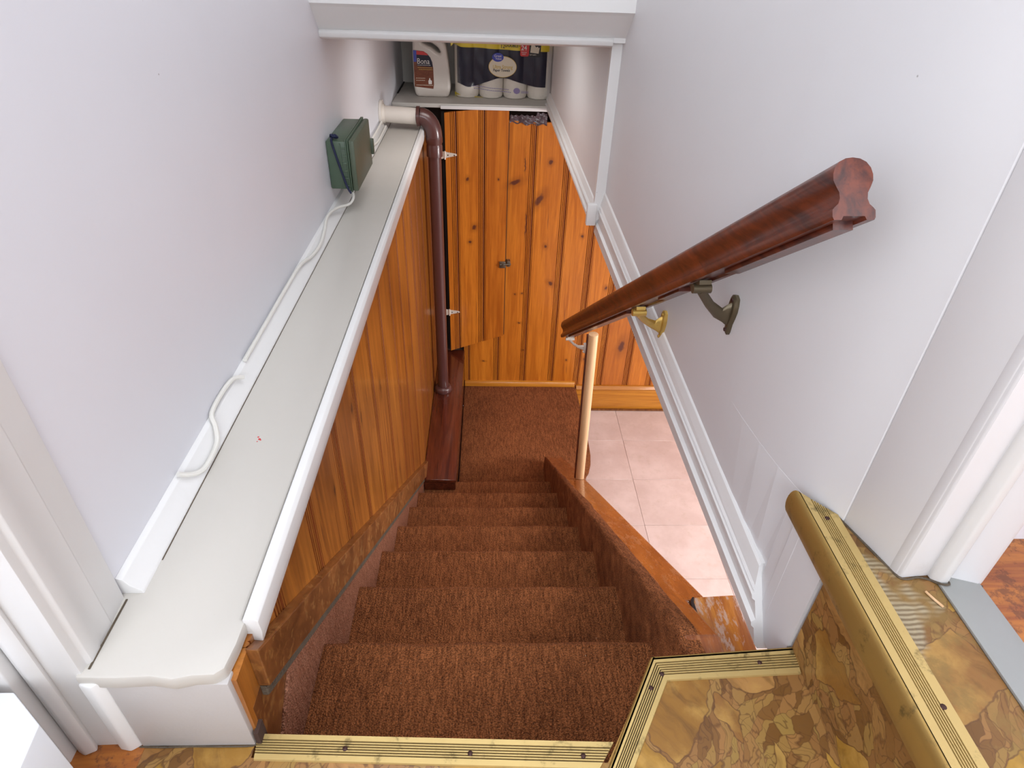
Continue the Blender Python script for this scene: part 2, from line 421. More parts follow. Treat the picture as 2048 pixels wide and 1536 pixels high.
M['wire'] = plain('white_wire', (0.75, 0.73, 0.68), 0.45)
M['hinge'] = plain('white_hinge', (0.72, 0.66, 0.58), 0.4, 0.2)
M['steel'] = plain('dull_latch_steel', (0.20, 0.17, 0.13), 0.4, 0.8)
M['jug'] = plain('jug_plastic', (0.72, 0.66, 0.60), 0.30, 0, 0.1)
M['tissue'] = plain('paper_towel', (0.78, 0.72, 0.64), 0.9, bump=0.3, scale=120)
M['navy'] = plain('navy_print', (0.009, 0.008, 0.026), 0.35, 0, 0.0)
M['yellow'] = plain('yellow_print', (0.80, 0.62, 0.03), 0.3, 0, 0.4)
M['red'] = plain('red_print', (0.62, 0.03, 0.03), 0.3, 0, 0.3)
M['blue'] = plain('blue_print', (0.05, 0.07, 0.42), 0.3, 0, 0.3)
M['ink'] = plain('black_print', (0.012, 0.010, 0.012), 0.4)
M['whitep'] = plain('white_print', (0.82, 0.78, 0.74), 0.4)
M['goldp'] = plain('gold_print', (0.62, 0.42, 0.08), 0.4)
M['creamp'] = plain('cream_print', (0.74, 0.66, 0.52), 0.35)
M['purple'] = plain('small_print', (0.28, 0.22, 0.42), 0.5)
M['brownp'] = wood('label_floor_picture', (0.13, 0.03, 0.012), (0.24, 0.07, 0.03), grain=(60, 60, 200), rough=0.3, var=0.0, bump=0.0)
M['cavity'] = plain('dark_cavity', (0.055, 0.028, 0.020), 0.9, bump=0.3)
M['carton'] = plain('white_card', (0.80, 0.82, 0.86), 0.5)
M['mould'] = NT('mouldy_strip')
t = M['mould']; n_ = t.noise(t.pos(world=True), 55, 6, 0.7)
M['mould'] = t.out(t.ramp(n_, [(0.3, (0.05, 0.04, 0.02)), (0.45, (0.36, 0.27, 0.08)), (0.6, (0.62, 0.56, 0.42)), (0.8, (0.5, 0.36, 0.12))]), 0.7)
# clear film: constant mix of see-through and gloss
t = NT('clear_film'); t.n.remove(t.b); o_ = t.n['Material Output']
tr = t.new('ShaderNodeBsdfTransparent'); gl = t.new('ShaderNodeBsdfGlossy'); gl.inputs['Roughness'].default_value = 0.12
mx = t.new('ShaderNodeMixShader'); fr = t.new('ShaderNodeFresnel'); fr.inputs[0].default_value = 1.5
bn = t.new('ShaderNodeBump'); bn.inputs['Strength'].default_value = 0.6; bn.inputs['Distance'].default_value = 0.006
t.t.links.new(t.noise(t.pos((30, 30, 9), world=True), 1, 4, 0.6, 1.5), bn.inputs['Height']); t.t.links.new(bn.outputs[0], gl.inputs['Normal']); t.t.links.new(bn.outputs[0], fr.inputs['Normal'])
t.t.links.new(t.math('ADD', t.math('MULTIPLY', fr.outputs[0], 0.20), 0.006, clamp=True), mx.inputs[0]); t.t.links.new(tr.outputs[0], mx.inputs[1]); t.t.links.new(gl.outputs[0], mx.inputs[2]); t.t.links.new(mx.outputs[0], o_.inputs[0])
M['film'] = t.m


def S(o):                                   # a piece of the setting
    o['kind'] = 'structure'; return o


# ------------------------------------------------------------------ setting: shell
T0, T1 = 0.4376, 0.2675; RI = 0.1894


def step_y(k): return T0 + k * T1


ZP = -8 * RI; ZF = ZP - 0.19                # carpeted platform, basement floor
XL = -0.485
S(box('wall_left', (-0.62, 0.54, ZF - .05), (XL, 3.95, 2.42), M['white']))
# right wall: partition over the opening, slightly out of square
WA = Vector((.48, .58)); WB = Vector((.385, 2.09))


def on_near(y): return .48 + (y - .58) / (2.09 - .58) * (.385 - .48)


def on_far(y): return .358 + (y - 2.09) / (3.4 - 2.09) * (.296 - .358)


def wall_seg(name, y0, y1, fx, zb0, zb1, zt, th, m):
    rings = [[(fx(y), y, zb), (fx(y) + th, y, zb), (fx(y) + th, y, zt), (fx(y), y, zt)] for y, zb in ((y0, zb0), (y1, zb1))]
    return S(loft(name, rings, m))


wall_seg('wall_right', .95, 2.12, on_near, -.034, .060, 2.42, .055, M['white_r'])
wall_seg('wall_right_far', 2.09, 3.42, on_far, .105, .19, .72, .13, M['white_r'])
wall_seg('wall_right_niche', 3.36, 3.95, on_far, .19, .19, .72, .13, M['white_r'])
# lower return of the right wall beside the raised step
RX = [(.571, .4800, .4800), (.64, .4757, .4757), (.6875, .4728, .4745), (.6900, .4727, .4985), (.715, .4711, .4912), (.765, .4681, .4797), (.825, .4644, .4697), (.890, .4604, .4617), (.951, .4566, .4566)]
S(loft('wall_right_return', [[(a, y, -.070 + (.036 * (y - .571) / .38)) for y, a, b in RX] + [(.51, .951, -.034), (.54, .571, -.07)],
                             [(b, y, .205) for y, a, b in RX] + [(.51, .951, .205), (.54, .571, .205)]], M['white_r']))
# raised-floor wall, casing and jamb right of the stair (vertical prisms)
S(prism_z('wall_right_entry', [(.4567, .95), (.511, .95), (.62, .60), (.5215, .6315), (.5190, .6390), (.5050, .6730), (.4915, .7150), (.4800, .7650), (.4700, .8250), (.4620, .8900)], .2, 2.42, M['white_r'], smooth=True))
S(box('wall_right_side', (.56, .60, -.02), (1.62, .68, 2.42), M['white']))
# shell that closes the entry behind the camera
S(box('wall_front', (-1.05, -1.7, -.1), (1.65, -1.6, 2.42), M['white']))
S(box('wall_left_entry', (-1.05, -1.6, -.1), (-.95, .45, 2.42), M['white']))
S(box('wall_left_return', (-1.05, .45, -.1), (-.6, .55, 2.42), M['white']))
S(box('wall_right_room', (1.6, -1.6, .1), (1.7, .68, 2.42), M['white']))
S(box('ceiling', (-1.05, -1.7, 2.4), (1.7, 2.1, 2.5), M['white']))
# header over the lower flight: upright face, sloping underside and niche ceiling
S(prism_x('wall_header', [(1.985, 2.42), (1.985, .737), (1.995, .729), (2.056, .668), (2.056, .655), (2.12, .655), (2.12, 2.42)], XL, .42, M['trimw']))
S(box('ceiling_niche', (XL, 2.11, .655), (.42, 3.95, .70), M['cream']))
S(prism_x('trim_1', [(2.052, .668), (2.046, .661), (2.050, .648), (2.078, .640), (2.112, .643), (2.112, .665)], XL, .352, M['trimw'], bevel=.002))
S(box('wall_back_niche', (XL, 3.89, .17), (.42, 3.97, .70), M['cream']))
# corner strip where the header comes down
S(loft('trim_2', [[(.352, 2.082, .105), (.388, 2.082, .13), (.388, 2.11, .13), (.352, 2.11, .105)], [(.355, 2.082, .662), (.388, 2.082, .662), (.388, 2.11, .662), (.355, 2.11, .662)], [(.378, 1.99, .742), (.396, 1.99, .742), (.396, 2.02, .742), (.378, 2.02, .742)]], M['trimw']))

# mouldings along the foot of the right wall
PROF = [(0, 0), (0, .012), (.05, .0165), (.24, .0165), (.27, .021), (.31, .021), (.34, .013), (.56, .013), (.59, .018), (.63, .018), (.66, .013), (.70, .016), (.74, .012), (.97, .004), (1, 0)]


def mould(name, a0, a1, b0, b1, fx, m, prof=PROF, back=.02):
    """a0,a1 = lower and upper point (y,z) at the near end; b0,b1 at the far end"""
    rings = []
    for (p0, p1) in ((a0, a1), (b0, b1)):
        ring = []
        for f, u in prof:
            y = p0[0] + (p1[0] - p0[0]) * f; z = p0[1] + (p1[1] - p0[1]) * f
            ring.append((fx(y) - u, y, z))
        ring.append((fx(p1[0]) + back, p1[0], p1[1])); ring.append((fx(p0[0]) + back, p0[0], p0[1]))
        rings.append(ring)
    return S(loft(name, rings, m))


mould('trim_3', (.615, -.078), (.700, .040), (2.12, .052), (2.085, .212), on_near, M['trimw'])
mould('trim_4', (2.092, .100), (2.092, .178), (3.41, .188), (3.39, .262), on_far, M['trimw'])
S(box('trim_5', (.330, 2.075, .098), (.362, 2.098, .172), M['trimw'], bevel=.003))
# upright plaster batten near the step
S(loft('trim_6', [[(.4755, .640, -.03), (.4740, .664, -.03), (.482, .666, -.03), (.484, .642, -.03)], [(.4750, .640, .195), (.4735, .664, .195), (.480, .666, .195), (.482, .642, .195)]], M['white_r'], bevel=.002))

# door casing and jamb at the raised step: one upright board each
D1 = empty('door_1', (.55, .53, .22), kind='structure')
def upright(name, poly, m, parent, z0=.22, z1=2.4, bevel=.002): return prism_z(name, poly, z0, z1, m, parent, bevel)
upright('casing', [(.5225, .6295), (.5525, .5330), (.5545, .5300), (.60, .56), (.60, .64)], M['white_r'], D1)
upright('casing_bead', [(.5475, .5485), (.5510, .5350), (.560, .535), (.560, .550)], M['white_r'], D1)
upright('jamb', [(.5545, .5300), (.5950, .5340), (.60, .60), (.56, .60)], M['bright'], D1)
upright('door_stop', [(.5930, .5280), (.6020, .5190), (.6120, .5190), (.6200, .5290), (.62, .60), (.594, .60)], M['trimw'], D1, bevel=.003)
upright('jamb', [(.6180, .5290), (.6520, .5180), (.6600, .5200), (.6700, .5500), (.67, .60), (.62, .60)], M['bright'], D1)
tube('grime', [(.5175, .640, .2205), (.5195, .634, .2212), (.5290, .607, .2205), (.5395, .570, .2212), (.5475, .548, .2205), (.5530, .531, .2214), (.5640, .528, .2208), (.5780, .5305, .2216), (.5930, .527, .2208), (.6020, .5165, .2250), (.6120, .5165, .2252), (.6200, .526, .2210), (.6520, .5165, .2205), (.6600, .518, .2190)], .0016, M['dirt'], D1, 6, 3)
# left door casing with ridges
D2 = empty('door_2', (-.52, .45, 0), kind='structure')
upright('casing', [(-.600, .540), (-.484, .541), (-.4790, .538), (-.4775, .500), (-.4760, .498), (-.4765, .470), (-.4745, .466), (-.4740, .446), (-.4800, .443), (-.4800, .431), (-.500, .4305), (-.524, .4300), (-.600, .4300)], M['trimw'], D2, z0=0.0, bevel=.0015)
upright('casing_bead', [(-.520, .4345), (-.5140, .4230), (-.5280, .4160), (-.5400, .4220), (-.5420, .4345)], M['trimw'], D2, z0=0.0, bevel=.003)
upright('jamb', [(-.542, .432), (-.5420, .4080), (-.5640, .4040), (-.5700, .432)], M['trimw'], D2, z0=0.0, bevel=.002)
upright('plinth_batten', [(-.484, .436), (-.4590, .436), (-.4575, .4300), (-.4700, .4210), (-.4860, .4240)], M['trimw'], D2, z0=0.0, z1=.160, bevel=.003)
upright('jamb_core', [(-.572, .440), (-.572, .404), (-.586, .398), (-.592, .440)], M['mould'], D2, z0=0.0, z1=1.9, bevel=.003)
upright('jamb_core', [(-.594, .44), (-.594, .392), (-.625, .385), (-.64, .44)], M['bright'], D2, z0=0.0)
box('jamb_gap', (-.572, .4005, .06), (-.560, .412, .105), M['gap'], D2, bevel=.003)

# ------------------------------------------------------------------ floors
land = [(-.95, -1.6), (.165, -1.6), (.50, -1.6), (.50, .556), (.256, .544), (.168, .400), (-.31, .412), (-.31, .436), (-.95, .436)]
S(prism_z('floor_landing', land, -.16, 0, M['vinyl']))
S(box('floor_landing_patch', (-.545, .30, -.001), (-.455, .436, .0006), M['oldfloor']))
S(box('wall_step_riser', (.484, -1.6, -.01), (.60, .566, .2), M['vinyl']))
S(box('floor_raised', (.486, -1.6, .2), (.60, .64, .22), M['vinyl_w']))
S(box('floor_raised_boards', (.655, -1.6, .15), (1.62, .60, .218), M['oldfloor']))
S(box('floor_raised_core', (.50, -1.6, 0.02), (1.62, .60, .199), M['gap']))
# riser skin below the landing edge
S(prism_z('wall_landing_riser', [(-.31, .405), (.172, .392), (.262, .538), (.49, .55), (.49, .30), (-.31, .30)], -.186, -.001, M['carpet']))

bf = empty('floor', (1.0, 1.5, ZF), kind='structure')
box('grout_bed', (-.62, -.7, ZF - .05), (3.25, 3.42, ZF - .0035), M['grout'], bf)
tm = None
for ix in range(-2, 7):
    for iy in range(-9, 2):
        x0 = .865 + ix * .353; y0 = 2.715 + iy * .353
        x1, y1 = x0 + .3515, min(y0 + .3515, 3.405)
        if x0 < -.01 or x1 > 3.25 or y1 < -.4 or y0 > 3.38: continue
        if y1 < y0 + .35:
            o = box('tile', (x0, y0, ZF - .004), (x1, y1, ZF), M['tile'], bf, bevel=.0008, seg=1)
        else:
            if tm is None:
                tp = box('tile', (0, 0, -.004), (.3515, .3515, 0), M['tile'], None, bevel=.0008, seg=1); tm = tp.data
                COL.objects.unlink(tp); bpy.data.objects.remove(tp)
            o = bpy.data.objects.new('tile', tm); link(o, bf); o.location = (x0, y0, ZF)
# basement shell
S(box('wall_basement_right', (3.2, -.7, ZF), (3.3, 3.5, .25), M['white']))
S(box('wall_basement_front', (-.62, -.8, ZF), (3.3, -.7, 0), M['white']))
S(box('wall_basement_left', (-.62, -.7, ZF), (-.50, .55, -.16), M['white']))
S(box('ceiling_basement', (.50, .70, .215), (3.3, 3.5, .27), M['white']))
S(box('ceiling_basement_low', (.50, -.7, -.03), (3.3, .72, .0), M['white']))
S(box('ceiling_basement_side', (.515, .70, -.03), (3.3, .715, .25), M['white']))

# ------------------------------------------------------------------ boards


def board_profile(w, th, left=True, right=True):
    """(s, d) front polyline; d is depth below the face"""
    p = [(0.0008, .003), (.004, 0)] if left else [(0, 0)]
    if left and w > .05:
        for c in (.009,): p += [(c - .0014, 0), (c, .0035), (c + .0014, 0)]
    if right:
        for c in (w - .027, w - .018, w - .009): p += [(c - .0018, 0), (c, .0048), (c + .0018, 0)]
        p += [(w - .004, 0), (w - .0008, .003)]
    else: p += [(w, 0)]
    return p


def board_back(name, x0, x1, z0, z1, parent, y=3.4, th=.018, m='pine', left=True, right=True):
    """upright board facing the camera; z0/z1 may be (left, right) pairs"""
    z0 = z0 if isinstance(z0, tuple) else (z0, z0); z1 = z1 if isinstance(z1, tuple) else (z1, z1)
    w_ = x1 - x0; pr = board_profile(w_, th, left, right); pts = [(s, d) for s, d in pr] + [(w_ - .0008, th), (.0008, th)]
    rings = [[(x0 + s, y + d, zz[0] + (zz[1] - zz[0]) * s / w_) for s, d in pts] for zz in (z0, z1)]
    return groove_mat(loft(name, rings, [M[m], M['groove']], parent), 1, y)


def groove_mat(o, ax, face):
    for p in o.data.polygons:
        if abs(p.normal.z) < .5 and .0008 < abs(p.center[ax] - face) < .006 and p.area < .02: p.material_index = 1
    return o


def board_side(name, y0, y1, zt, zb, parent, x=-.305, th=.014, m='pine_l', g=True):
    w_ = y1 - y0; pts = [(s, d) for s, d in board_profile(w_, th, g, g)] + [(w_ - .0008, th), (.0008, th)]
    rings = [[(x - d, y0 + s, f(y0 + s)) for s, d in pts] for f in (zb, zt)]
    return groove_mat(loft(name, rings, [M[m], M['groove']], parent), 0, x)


wb = empty('wall_back', (.7, 3.4, ZF), kind='structure')
xs = [-.118, .066, .238, .420, .588, .742, .916, 1.068, 1.24, 1.41, 1.58, 1.75, 1.92, 2.1, 2.28, 2.46, 2.64, 2.82, 3.0, 3.2]
for i in range(len(xs) - 1):
    a, b = xs[i], xs[i + 1]
    zt = .20
    if i == 0: zt = -1.02
    elif i == 1: zt = (.128, .120)
    elif i == 2: zt = (.120, .124)
    board_back('board', a, b, -1.53 if i < 4 else -1.53, zt, wb)
board_back('board', -.150, -.119, -1.53, -1.2, wb)
bt = box('backing', (-.50, 3.42, ZF), (-.119, 3.44, -1.25), M['cavity'], wb)
box('backing', (-.119, 3.4185, ZF), (3.2, 3.44, .11), M['gap'], wb)
box('cavity_back', (-.55, 3.60, -1.7), (.45, 3.62, .19), M['cavity'], wb)
box('cavity_side', (-.50, 3.42, -1.7), (-.485, 3.60, .19), M['cavity'], wb)
box('cavity_side', (.40, 3.44, -.6), (.42, 3.60, .19), M['cavity'], wb)
box('cavity_floor', (-.5, 3.44, -1.30), (.45, 3.60, -1.27), M['cavity'], wb)
box('door_gap', (.0958, 3.377, -1.12), (.0992, 3.3995, .118), M['gap'], wb)
box('door_gap', (-.246, 3.40, -1.245), (-.229, 3.4185, .16), M['gap'], wb)
S(box('baseboard_back', (.584, 3.386, ZF), (3.2, 3.402, -1.535), M['ybase'], bevel=.004))
S(prism_x('baseboard_back_cap', [(3.401, -1.540), (3.380, -1.540), (3.376, -1.530), (3.384, -1.522), (3.390, -1.512), (3.401, -1.510)], .584, 3.2, M['ybase'], bevel=.001))
S(box('baseboard_back_shoe', (.584, 3.372, ZF), (3.2, 3.388, ZF + .012), M['skirt'], bevel=.004))
S(prism_x('trim_9', [(3.401, ZP), (3.378, ZP), (3.380, ZP + .018), (3.388, ZP + .030), (3.401, ZP + .034)], -.145, .57, M['ybase'], bevel=.001))

# left half wall: core, end panel, ledge, boards, skirt
hw = empty('wall_half_left', (-.39, .43, 0), kind='structure')
box('core', (XL, .445, ZF), (-.3195, 3.41, .148), M['cavity'], hw)
prism_y('end_panel', [(-.4585, 0), (-.4585, .152), (-.312, .152), (-.3105, .10), (-.3085, 0)], .428, .447, M['panel'], hw, bevel=.002)
# ledge top, soft front lip and rounded front corner
lp = [(XL - .002, .4265), (-.44, .4255), (-.40, .4275), (-.372, .4235), (-.350, .4280), (-.325, .4290), (-.3145, .4375), (-.3105, .470), (-.3095, .502), (-.3155, .506), (-.3165, 3.27), (XL - .002, 3.27)]
prism_z('ledge_top', lp, .148, .1722, M['cream'], hw, bevel=.004)
box('ledge_gap', (-.3163, .508, .150), (-.3125, 3.268, .168), M['gap'], hw)
prism_y('edge_strip', [(-.3125, .128), (-.3125, .176), (-.310, .1795), (-.2985, .1795), (-.2925, .173), (-.2915, .150), (-.2945, .128)], .500, 3.275, M['trimw'], hw, bevel=.0015)
prism_y('corner_bead', [(XL, .172), (-.4555, .172), (-.4575, .178), (-.470, .188), (-.4760, .200), (XL, .203)], .5445, 3.15, M['trimw'], hw, bevel=.001)


box('casing_crack', (-.4752, .437, .1715), (-.4728, .535, .1732), M['dirt'], hw)
box('bead_gap', (-.4556, .60, .1715), (-.4542, 3.1, .1729), M['dirt'], hw)
for (x, y, r) in ((-.4005, .868, .0018), (-.397, .8625, .0025), (-.3945, .860, .0015), (-.399, .856, .0012)):
    lathe('red_paint_spot', (x, y, .1722), [(.0001, .0), (r, 0), (r * .8, .0005), (.0001, .0006)], M['red'], hw, 8)


def sk_top(y): return .156 - .740 * (y - .47)
def sk_bot(y): return sk_top(y) - .092


ys = [.436, .480, .598, .786, .998, 1.196, 1.40, 1.60, 1.80, 2.0, 2.2, 2.42, 2.62, 2.82, 3.02, 3.22, 3.40]
for a, b in zip(ys[:-1], ys[1:]):
    f = (lambda y: max(sk_top(y) - .14, ZP - .1)) if a > .5 else (lambda y: -.10)
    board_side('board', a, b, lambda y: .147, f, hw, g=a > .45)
# sloping skirt board, its dark lower gap strip, and brown infill by the landing
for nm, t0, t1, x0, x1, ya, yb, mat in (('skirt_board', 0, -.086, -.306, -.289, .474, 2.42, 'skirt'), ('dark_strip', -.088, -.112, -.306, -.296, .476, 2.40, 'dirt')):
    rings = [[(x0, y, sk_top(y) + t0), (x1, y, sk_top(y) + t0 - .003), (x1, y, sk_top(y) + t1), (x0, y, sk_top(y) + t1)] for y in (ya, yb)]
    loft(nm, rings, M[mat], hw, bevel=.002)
prism_x('infill_board', [(.446, -.16), (.446, .062), (.474, .062), (.62, -.047), (.62, -.16)], -.3085, -.3046, M['skirt'], hw)
tube('grime', [(-.462, .4275, .0008), (-.43, .4262, .0014), (-.39, .4272, .0006), (-.35, .4262, .0014), (-.312, .4272, .0008), (-.3065, .434, .001)], .0014, M['dirt'], hw, 6, 4)
box('end_block', (-.306, .4285, -.01), (-.300, .448, .03), M['cavity'], hw)

# ------------------------------------------------------------------ staircase
st = empty('staircase', (0, .44, ZF), 'straight flight of brown carpeted steps going down to the basement', 'stairs')
for k in range(1, 8):
    z = -k * RI; ya = step_y(k - 1) - .021; yb = step_y(k)
    poly = [(ya, z)]
    for i in range(24): pass
    poly += [(yb - .02, z + .0005)]
    for a in range(5):
        t_ = math.radians(80 - a * 40); poly.append((yb - .016 + .016 * math.cos(t_), z - .0140 + .016 * math.sin(t_)))
    poly += [(yb - .021, z - .034), (yb - .021, z - RI), (ya, z - RI)]
    n = 26; xa, xb = -.2995, .3165; rings = []
    for i in range(n + 1):
        x = xa + (xb - xa) * i / n
        rings.append([(x, y + (.0016 * math.sin(x * 31 + k * 2) if y > ya + .01 and zz > z - .05 else 0), zz + (.0012 * math.sin(x * 23 + k) if zz > z - .05 else 0)) for y, zz in poly])
    loft('carpeted_step', rings, M['carpet'], st, smooth=True)
# platform at the bottom
pp = [(-.30, 2.29), (-.30, 2.335), (-.1475, 2.335), (-.1475, 3.385), (-.1475, 3.385)][:0] + [(-.1475, 2.29), (.5, 2.29), (.54, 2.53), (.566, 2.575), (.584, 2.64), (.594, 2.72), (.596, 2.85), (.588, 3.10), (.583, 3.25), (.578, 3.385), (-.1475, 3.385)]
prism_z('platform', pp, ZP - .018, ZP, M['carpet'], st, bevel=.005)
prism_z('platform_base', [(-.147, 2.31), (.49, 2.31), (.575, 2.66), (.57, 3.38), (-.147, 3.38)], ZF, ZP - .018, M['skirt'], st)
# carpet against the left wall
rings = [[(-.3045, y, sk_bot(y) - .022), (-.3002, y, sk_bot(y) - .026), (-.3000, yy, sk_bot(yy) - .26), (-.3045, yy, sk_bot(yy) - .26)] for y, yy in ((.560, .40), (.68, .60), (1.0, 1.0), (1.6, 1.6), (2.225, 2.225))]
loft('wall_carpet', rings, M['carpet_lit'], st)
def st_top(y): return min(.100 - .7081 * (y - T0), -.014)
# right stringer, wooden cap and carpet lap
SE = 2.612
rings = [[(.3255, y, st_top(y) - .0245), (xr, y, st_top(y) - .0245), (xr, y, max(st_top(y) - .42, ZF)), (.3255, y, max(st_top(y) - .42, ZF))] for y, xr in [(q, .381 if q < .75 else .412) for q in (.559, .598, .74, .752, 1.1)] + [(q, .412) for q in (1.3, 1.7, 2.1, 2.35, SE - .008)]]
loft('stringer', rings, M['mahog_d'], st)
rings = [[(.323, y, st_top(y)), (xr, y, st_top(y)), (xr, y, st_top(y) - .024), (.323, y, st_top(y) - .024)] for y, xr in ((.559, .3825), (.598, .3820), (.735, .3820), (.742, .4215), (1.0, .4215), (1.5, .4215), (2.0, .4215), (SE, .4215))]
loft('stringer_cap', rings, M['cap'], st, bevel=.004)
rings = []
for i in range(34):
    y = .5585 + (SE - .02 - .5585) * i / 33; s = st_top(y); lap = .3520 - max(0, (y - 1.5)) * .0265 + random.uniform(-.0012, .0012); lap = max(lap, .3225)
    wv = .0015 * math.sin(i * 1.7)
    rings.append([(.3165, y, max(s - .33, ZP - .01)), (.3165, y, s - .004), (.3195, y, s + .004 + wv), (.3240, y, s + .0072 + wv), (max(lap - .004, .3242), y, s + .0072 + wv), (max(lap, .3245), y, s + .001), (.3232, y, s + .0004), (.3232, y, max(s - .33, ZP - .01))])
loft('stringer_carpet', rings, M['carpet'], st, smooth=True)

# boxed ledge at bottom left with the drain pipe standing on it
bx = empty('boxed_ledge', (-.22, 2.9, ZP), 'dark mahogany boxed ledge along the left wall beside the bottom carpeted platform', 'ledge')
prism_z('ledge_board', [(-.3035, 2.236), (-.146, 2.232), (-.143, 3.398), (-.3035, 3.398)], -1.268, -1.250, M['mahog_d'], bx, bevel=.003)
prism_z('side_board', [(-.3035, 2.334), (-.152, 2.334), (-.149, 3.398), (-.3035, 3.398)], ZP + .001, -1.268, M['mahog_d'], bx)
box('front_board', (-.300, 2.240, -1.321), (-.150, 2.330, -1.268), M['mahog_d'], bx)

# worn board lying over the head of the stringer
wbd = [(.3945, .572), (.3890, .724), (.3935, .7345), (.4700, .7395), (.4765, .735), (.4760, .572)]
wbo = prism_z('worn_board', wbd, -.122, -.100, M['board'], None, bevel=.003)
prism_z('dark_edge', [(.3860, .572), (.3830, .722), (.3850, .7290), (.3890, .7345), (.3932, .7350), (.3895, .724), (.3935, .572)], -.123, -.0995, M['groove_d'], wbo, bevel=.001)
tag(wbo, 'short worn varnished board over the top of the right stringer by the gold strip', 'board')

# ------------------------------------------------------------------ access door on the back wall
ad = empty('access_door', (-.07, 3.39, -.5), 'tall pine cupboard door with slanted bottom on the back wall', 'door')
def dz_t(x): return min(.183, .160 + (x + .228) * .14)
def dz_b(x): return -1.241 + (x + .23) * .354
for a, b, l, r in ((-.228, -.172, False, True), (-.171, -.028, True, True), (-.027, .0955, True, False)):
    board_back('board', a, b, (dz_b(a), dz_b(b)), (dz_t(a), dz_t(b)), ad, y=3.376, th=.018, left=l, right=r)
for z in (-.045, -.967):
    h = loft('hinge', [[(-.250, 3.3745, z - .020), (-.250, 3.3745, z + .020), (-.226, 3.3745, z + .016), (-.172, 3.3745, z + .008), (-.168, 3.3745, z - .001), (-.226, 3.3745, z - .014)],
                       [(-.250, 3.3725, z - .020), (-.250, 3.3725, z + .020), (-.226, 3.3725, z + .016), (-.172, 3.3725, z + .008), (-.168, 3.3725, z - .001), (-.226, 3.3725, z - .014)]], M['hinge'], ad)
    for dx in (-.215, -.182): cyl('screw', (dx, 3.3735, z), (dx, 3.3715, z), .0035, M['screw'], h, 8)
    cyl('hinge_pin', (-.230, 3.371, z - .021), (-.230, 3.371, z + .021), .0045, M['hinge'], h, 8)
la = box('latch', (.062, 3.368, -.672), (.098, 3.3755, -.632), M['steel'], ad, bevel=.002)
cyl('latch_bolt', (.066, 3.365, -.650), (.128, 3.365, -.645), .005, M['steel'], la, 10)
box('latch_keeper', (.104, 3.366, -.662), (.124, 3.398, -.628), M['steel'], la, bevel=.002)
cyl('latch_knob', (.082, 3.366, -.650), (.082, 3.350, -.650), .006, M['steel'], la, 10)

# crumpled plastic in the opening under the shelf
pv = []; pf = []
nx, nz = 26, 8
for i in range(nx + 1):
    for j in range(nz + 1):
        x = .100 + .190 * i / nx; tz = j / nz
        zb_ = .112 + .005 * math.sin(i * .9) + (.004 if i < 10 else -.002); zt_ = .150 + (.012 if i > 18 else 0) + .004 * math.sin(i * 1.7)
        pv.append((x, 3.394 + .006 * math.sin(i * .8 + j * .5) * math.cos(j * .9 + i * .3) + random.uniform(-.001, .001) + .02 * tz, zb_ + (zt_ - zb_) * tz))
for i in range(nx):
    for j in range(nz): pf.append((i * (nz + 1) + j, (i + 1) * (nz + 1) + j, (i + 1) * (nz + 1) + j + 1, i * (nz + 1) + j + 1))
M['darkfilm'] = plain('smoky_plastic', (0.09, 0.06, 0.07), 0.25, 0, 0.5, bump=0.6, scale=60, var=0.4)
tag(mk('plastic_sheet', pv, pf, M['darkfilm'], None, True), 'crumpled smoky plastic sheet stuffed in the dark opening below the shelf', 'plastic')

# ------------------------------------------------------------------ shelf, jug, towels
sh = empty('niche_shelf', (-.09, 3.6, .2), 'cream painted shelf under the header holding the jug and paper towels', 'shelf')
box('shelf_board', (XL + .001, 3.372, .184), (.295, 3.885, .204), M['cream'], sh, bevel=.003)
box('shelf_edging', (-.245, 3.364, .180), (.294, 3.373, .197), M['trimw'], sh, bevel=.002)
box('shelf_crack', (-.4835, 3.58, .2035), (-.476, 3.885, .2060), M['gap'], sh)


def curve_shape(name, loops, depth, bev, m, parent, y, res=3):
    cu = bpy.data.curves.new(name, 'CURVE'); cu.dimensions = '2D'; cu.fill_mode = 'BOTH'; cu.extrude = depth; cu.bevel_depth = bev; cu.bevel_resolution = 3; cu.offset = -bev
    for lp_ in loops:
        sp = cu.splines.new('BEZIER'); sp.bezier_points.add(len(lp_) - 1); sp.use_cyclic_u = True; sp.resolution_u = 8
        for b_, (x, z) in zip(sp.bezier_points, lp_): b_.co = (x, z, 0); b_.handle_left_type = b_.handle_right_type = 'AUTO'
    tmp = bpy.data.objects.new('tmp', cu); COL.objects.link(tmp); bpy.context.view_layer.update()
    me = bpy.data.meshes.new_from_object(tmp.evaluated_get(bpy.context.evaluated_depsgraph_get()))
    bpy.data.objects.remove(tmp)
    me.transform(Matrix.Translation((0, y, 0)) @ Matrix.Rotation(math.pi / 2, 4, 'X'))
    for p_ in me.polygons: p_.use_smooth = True
    me.set_sharp_from_angle(angle=math.radians(50)); me.materials.clear(); me.materials.append(m)
    return link(bpy.data.objects.new(name, me), parent)


def text(name, body, x, y, z, size, m, parent, align='LEFT', sx=1.0, bold=0.0):
    cu = bpy.data.curves.new(name, 'FONT'); cu.body = body; cu.size = size; cu.align_x = align; cu.extrude = .0002; cu.offset = bold; cu.resolution_u = 2
    tmp = bpy.data.objects.new('tmp', cu); COL.objects.link(tmp); bpy.context.view_layer.update()
    me = bpy.data.meshes.new_from_object(tmp.evaluated_get(bpy.context.evaluated_depsgraph_get()))
    bpy.data.objects.remove(tmp)
    me.transform(Matrix.Translation((x, y, z)) @ Matrix.Rotation(math.pi / 2, 4, 'X') @ Matrix.Diagonal((sx, 1, 1, 1)))
    me.materials.clear(); me.materials.append(m)
    return link(bpy.data.objects.new(name, me), parent)


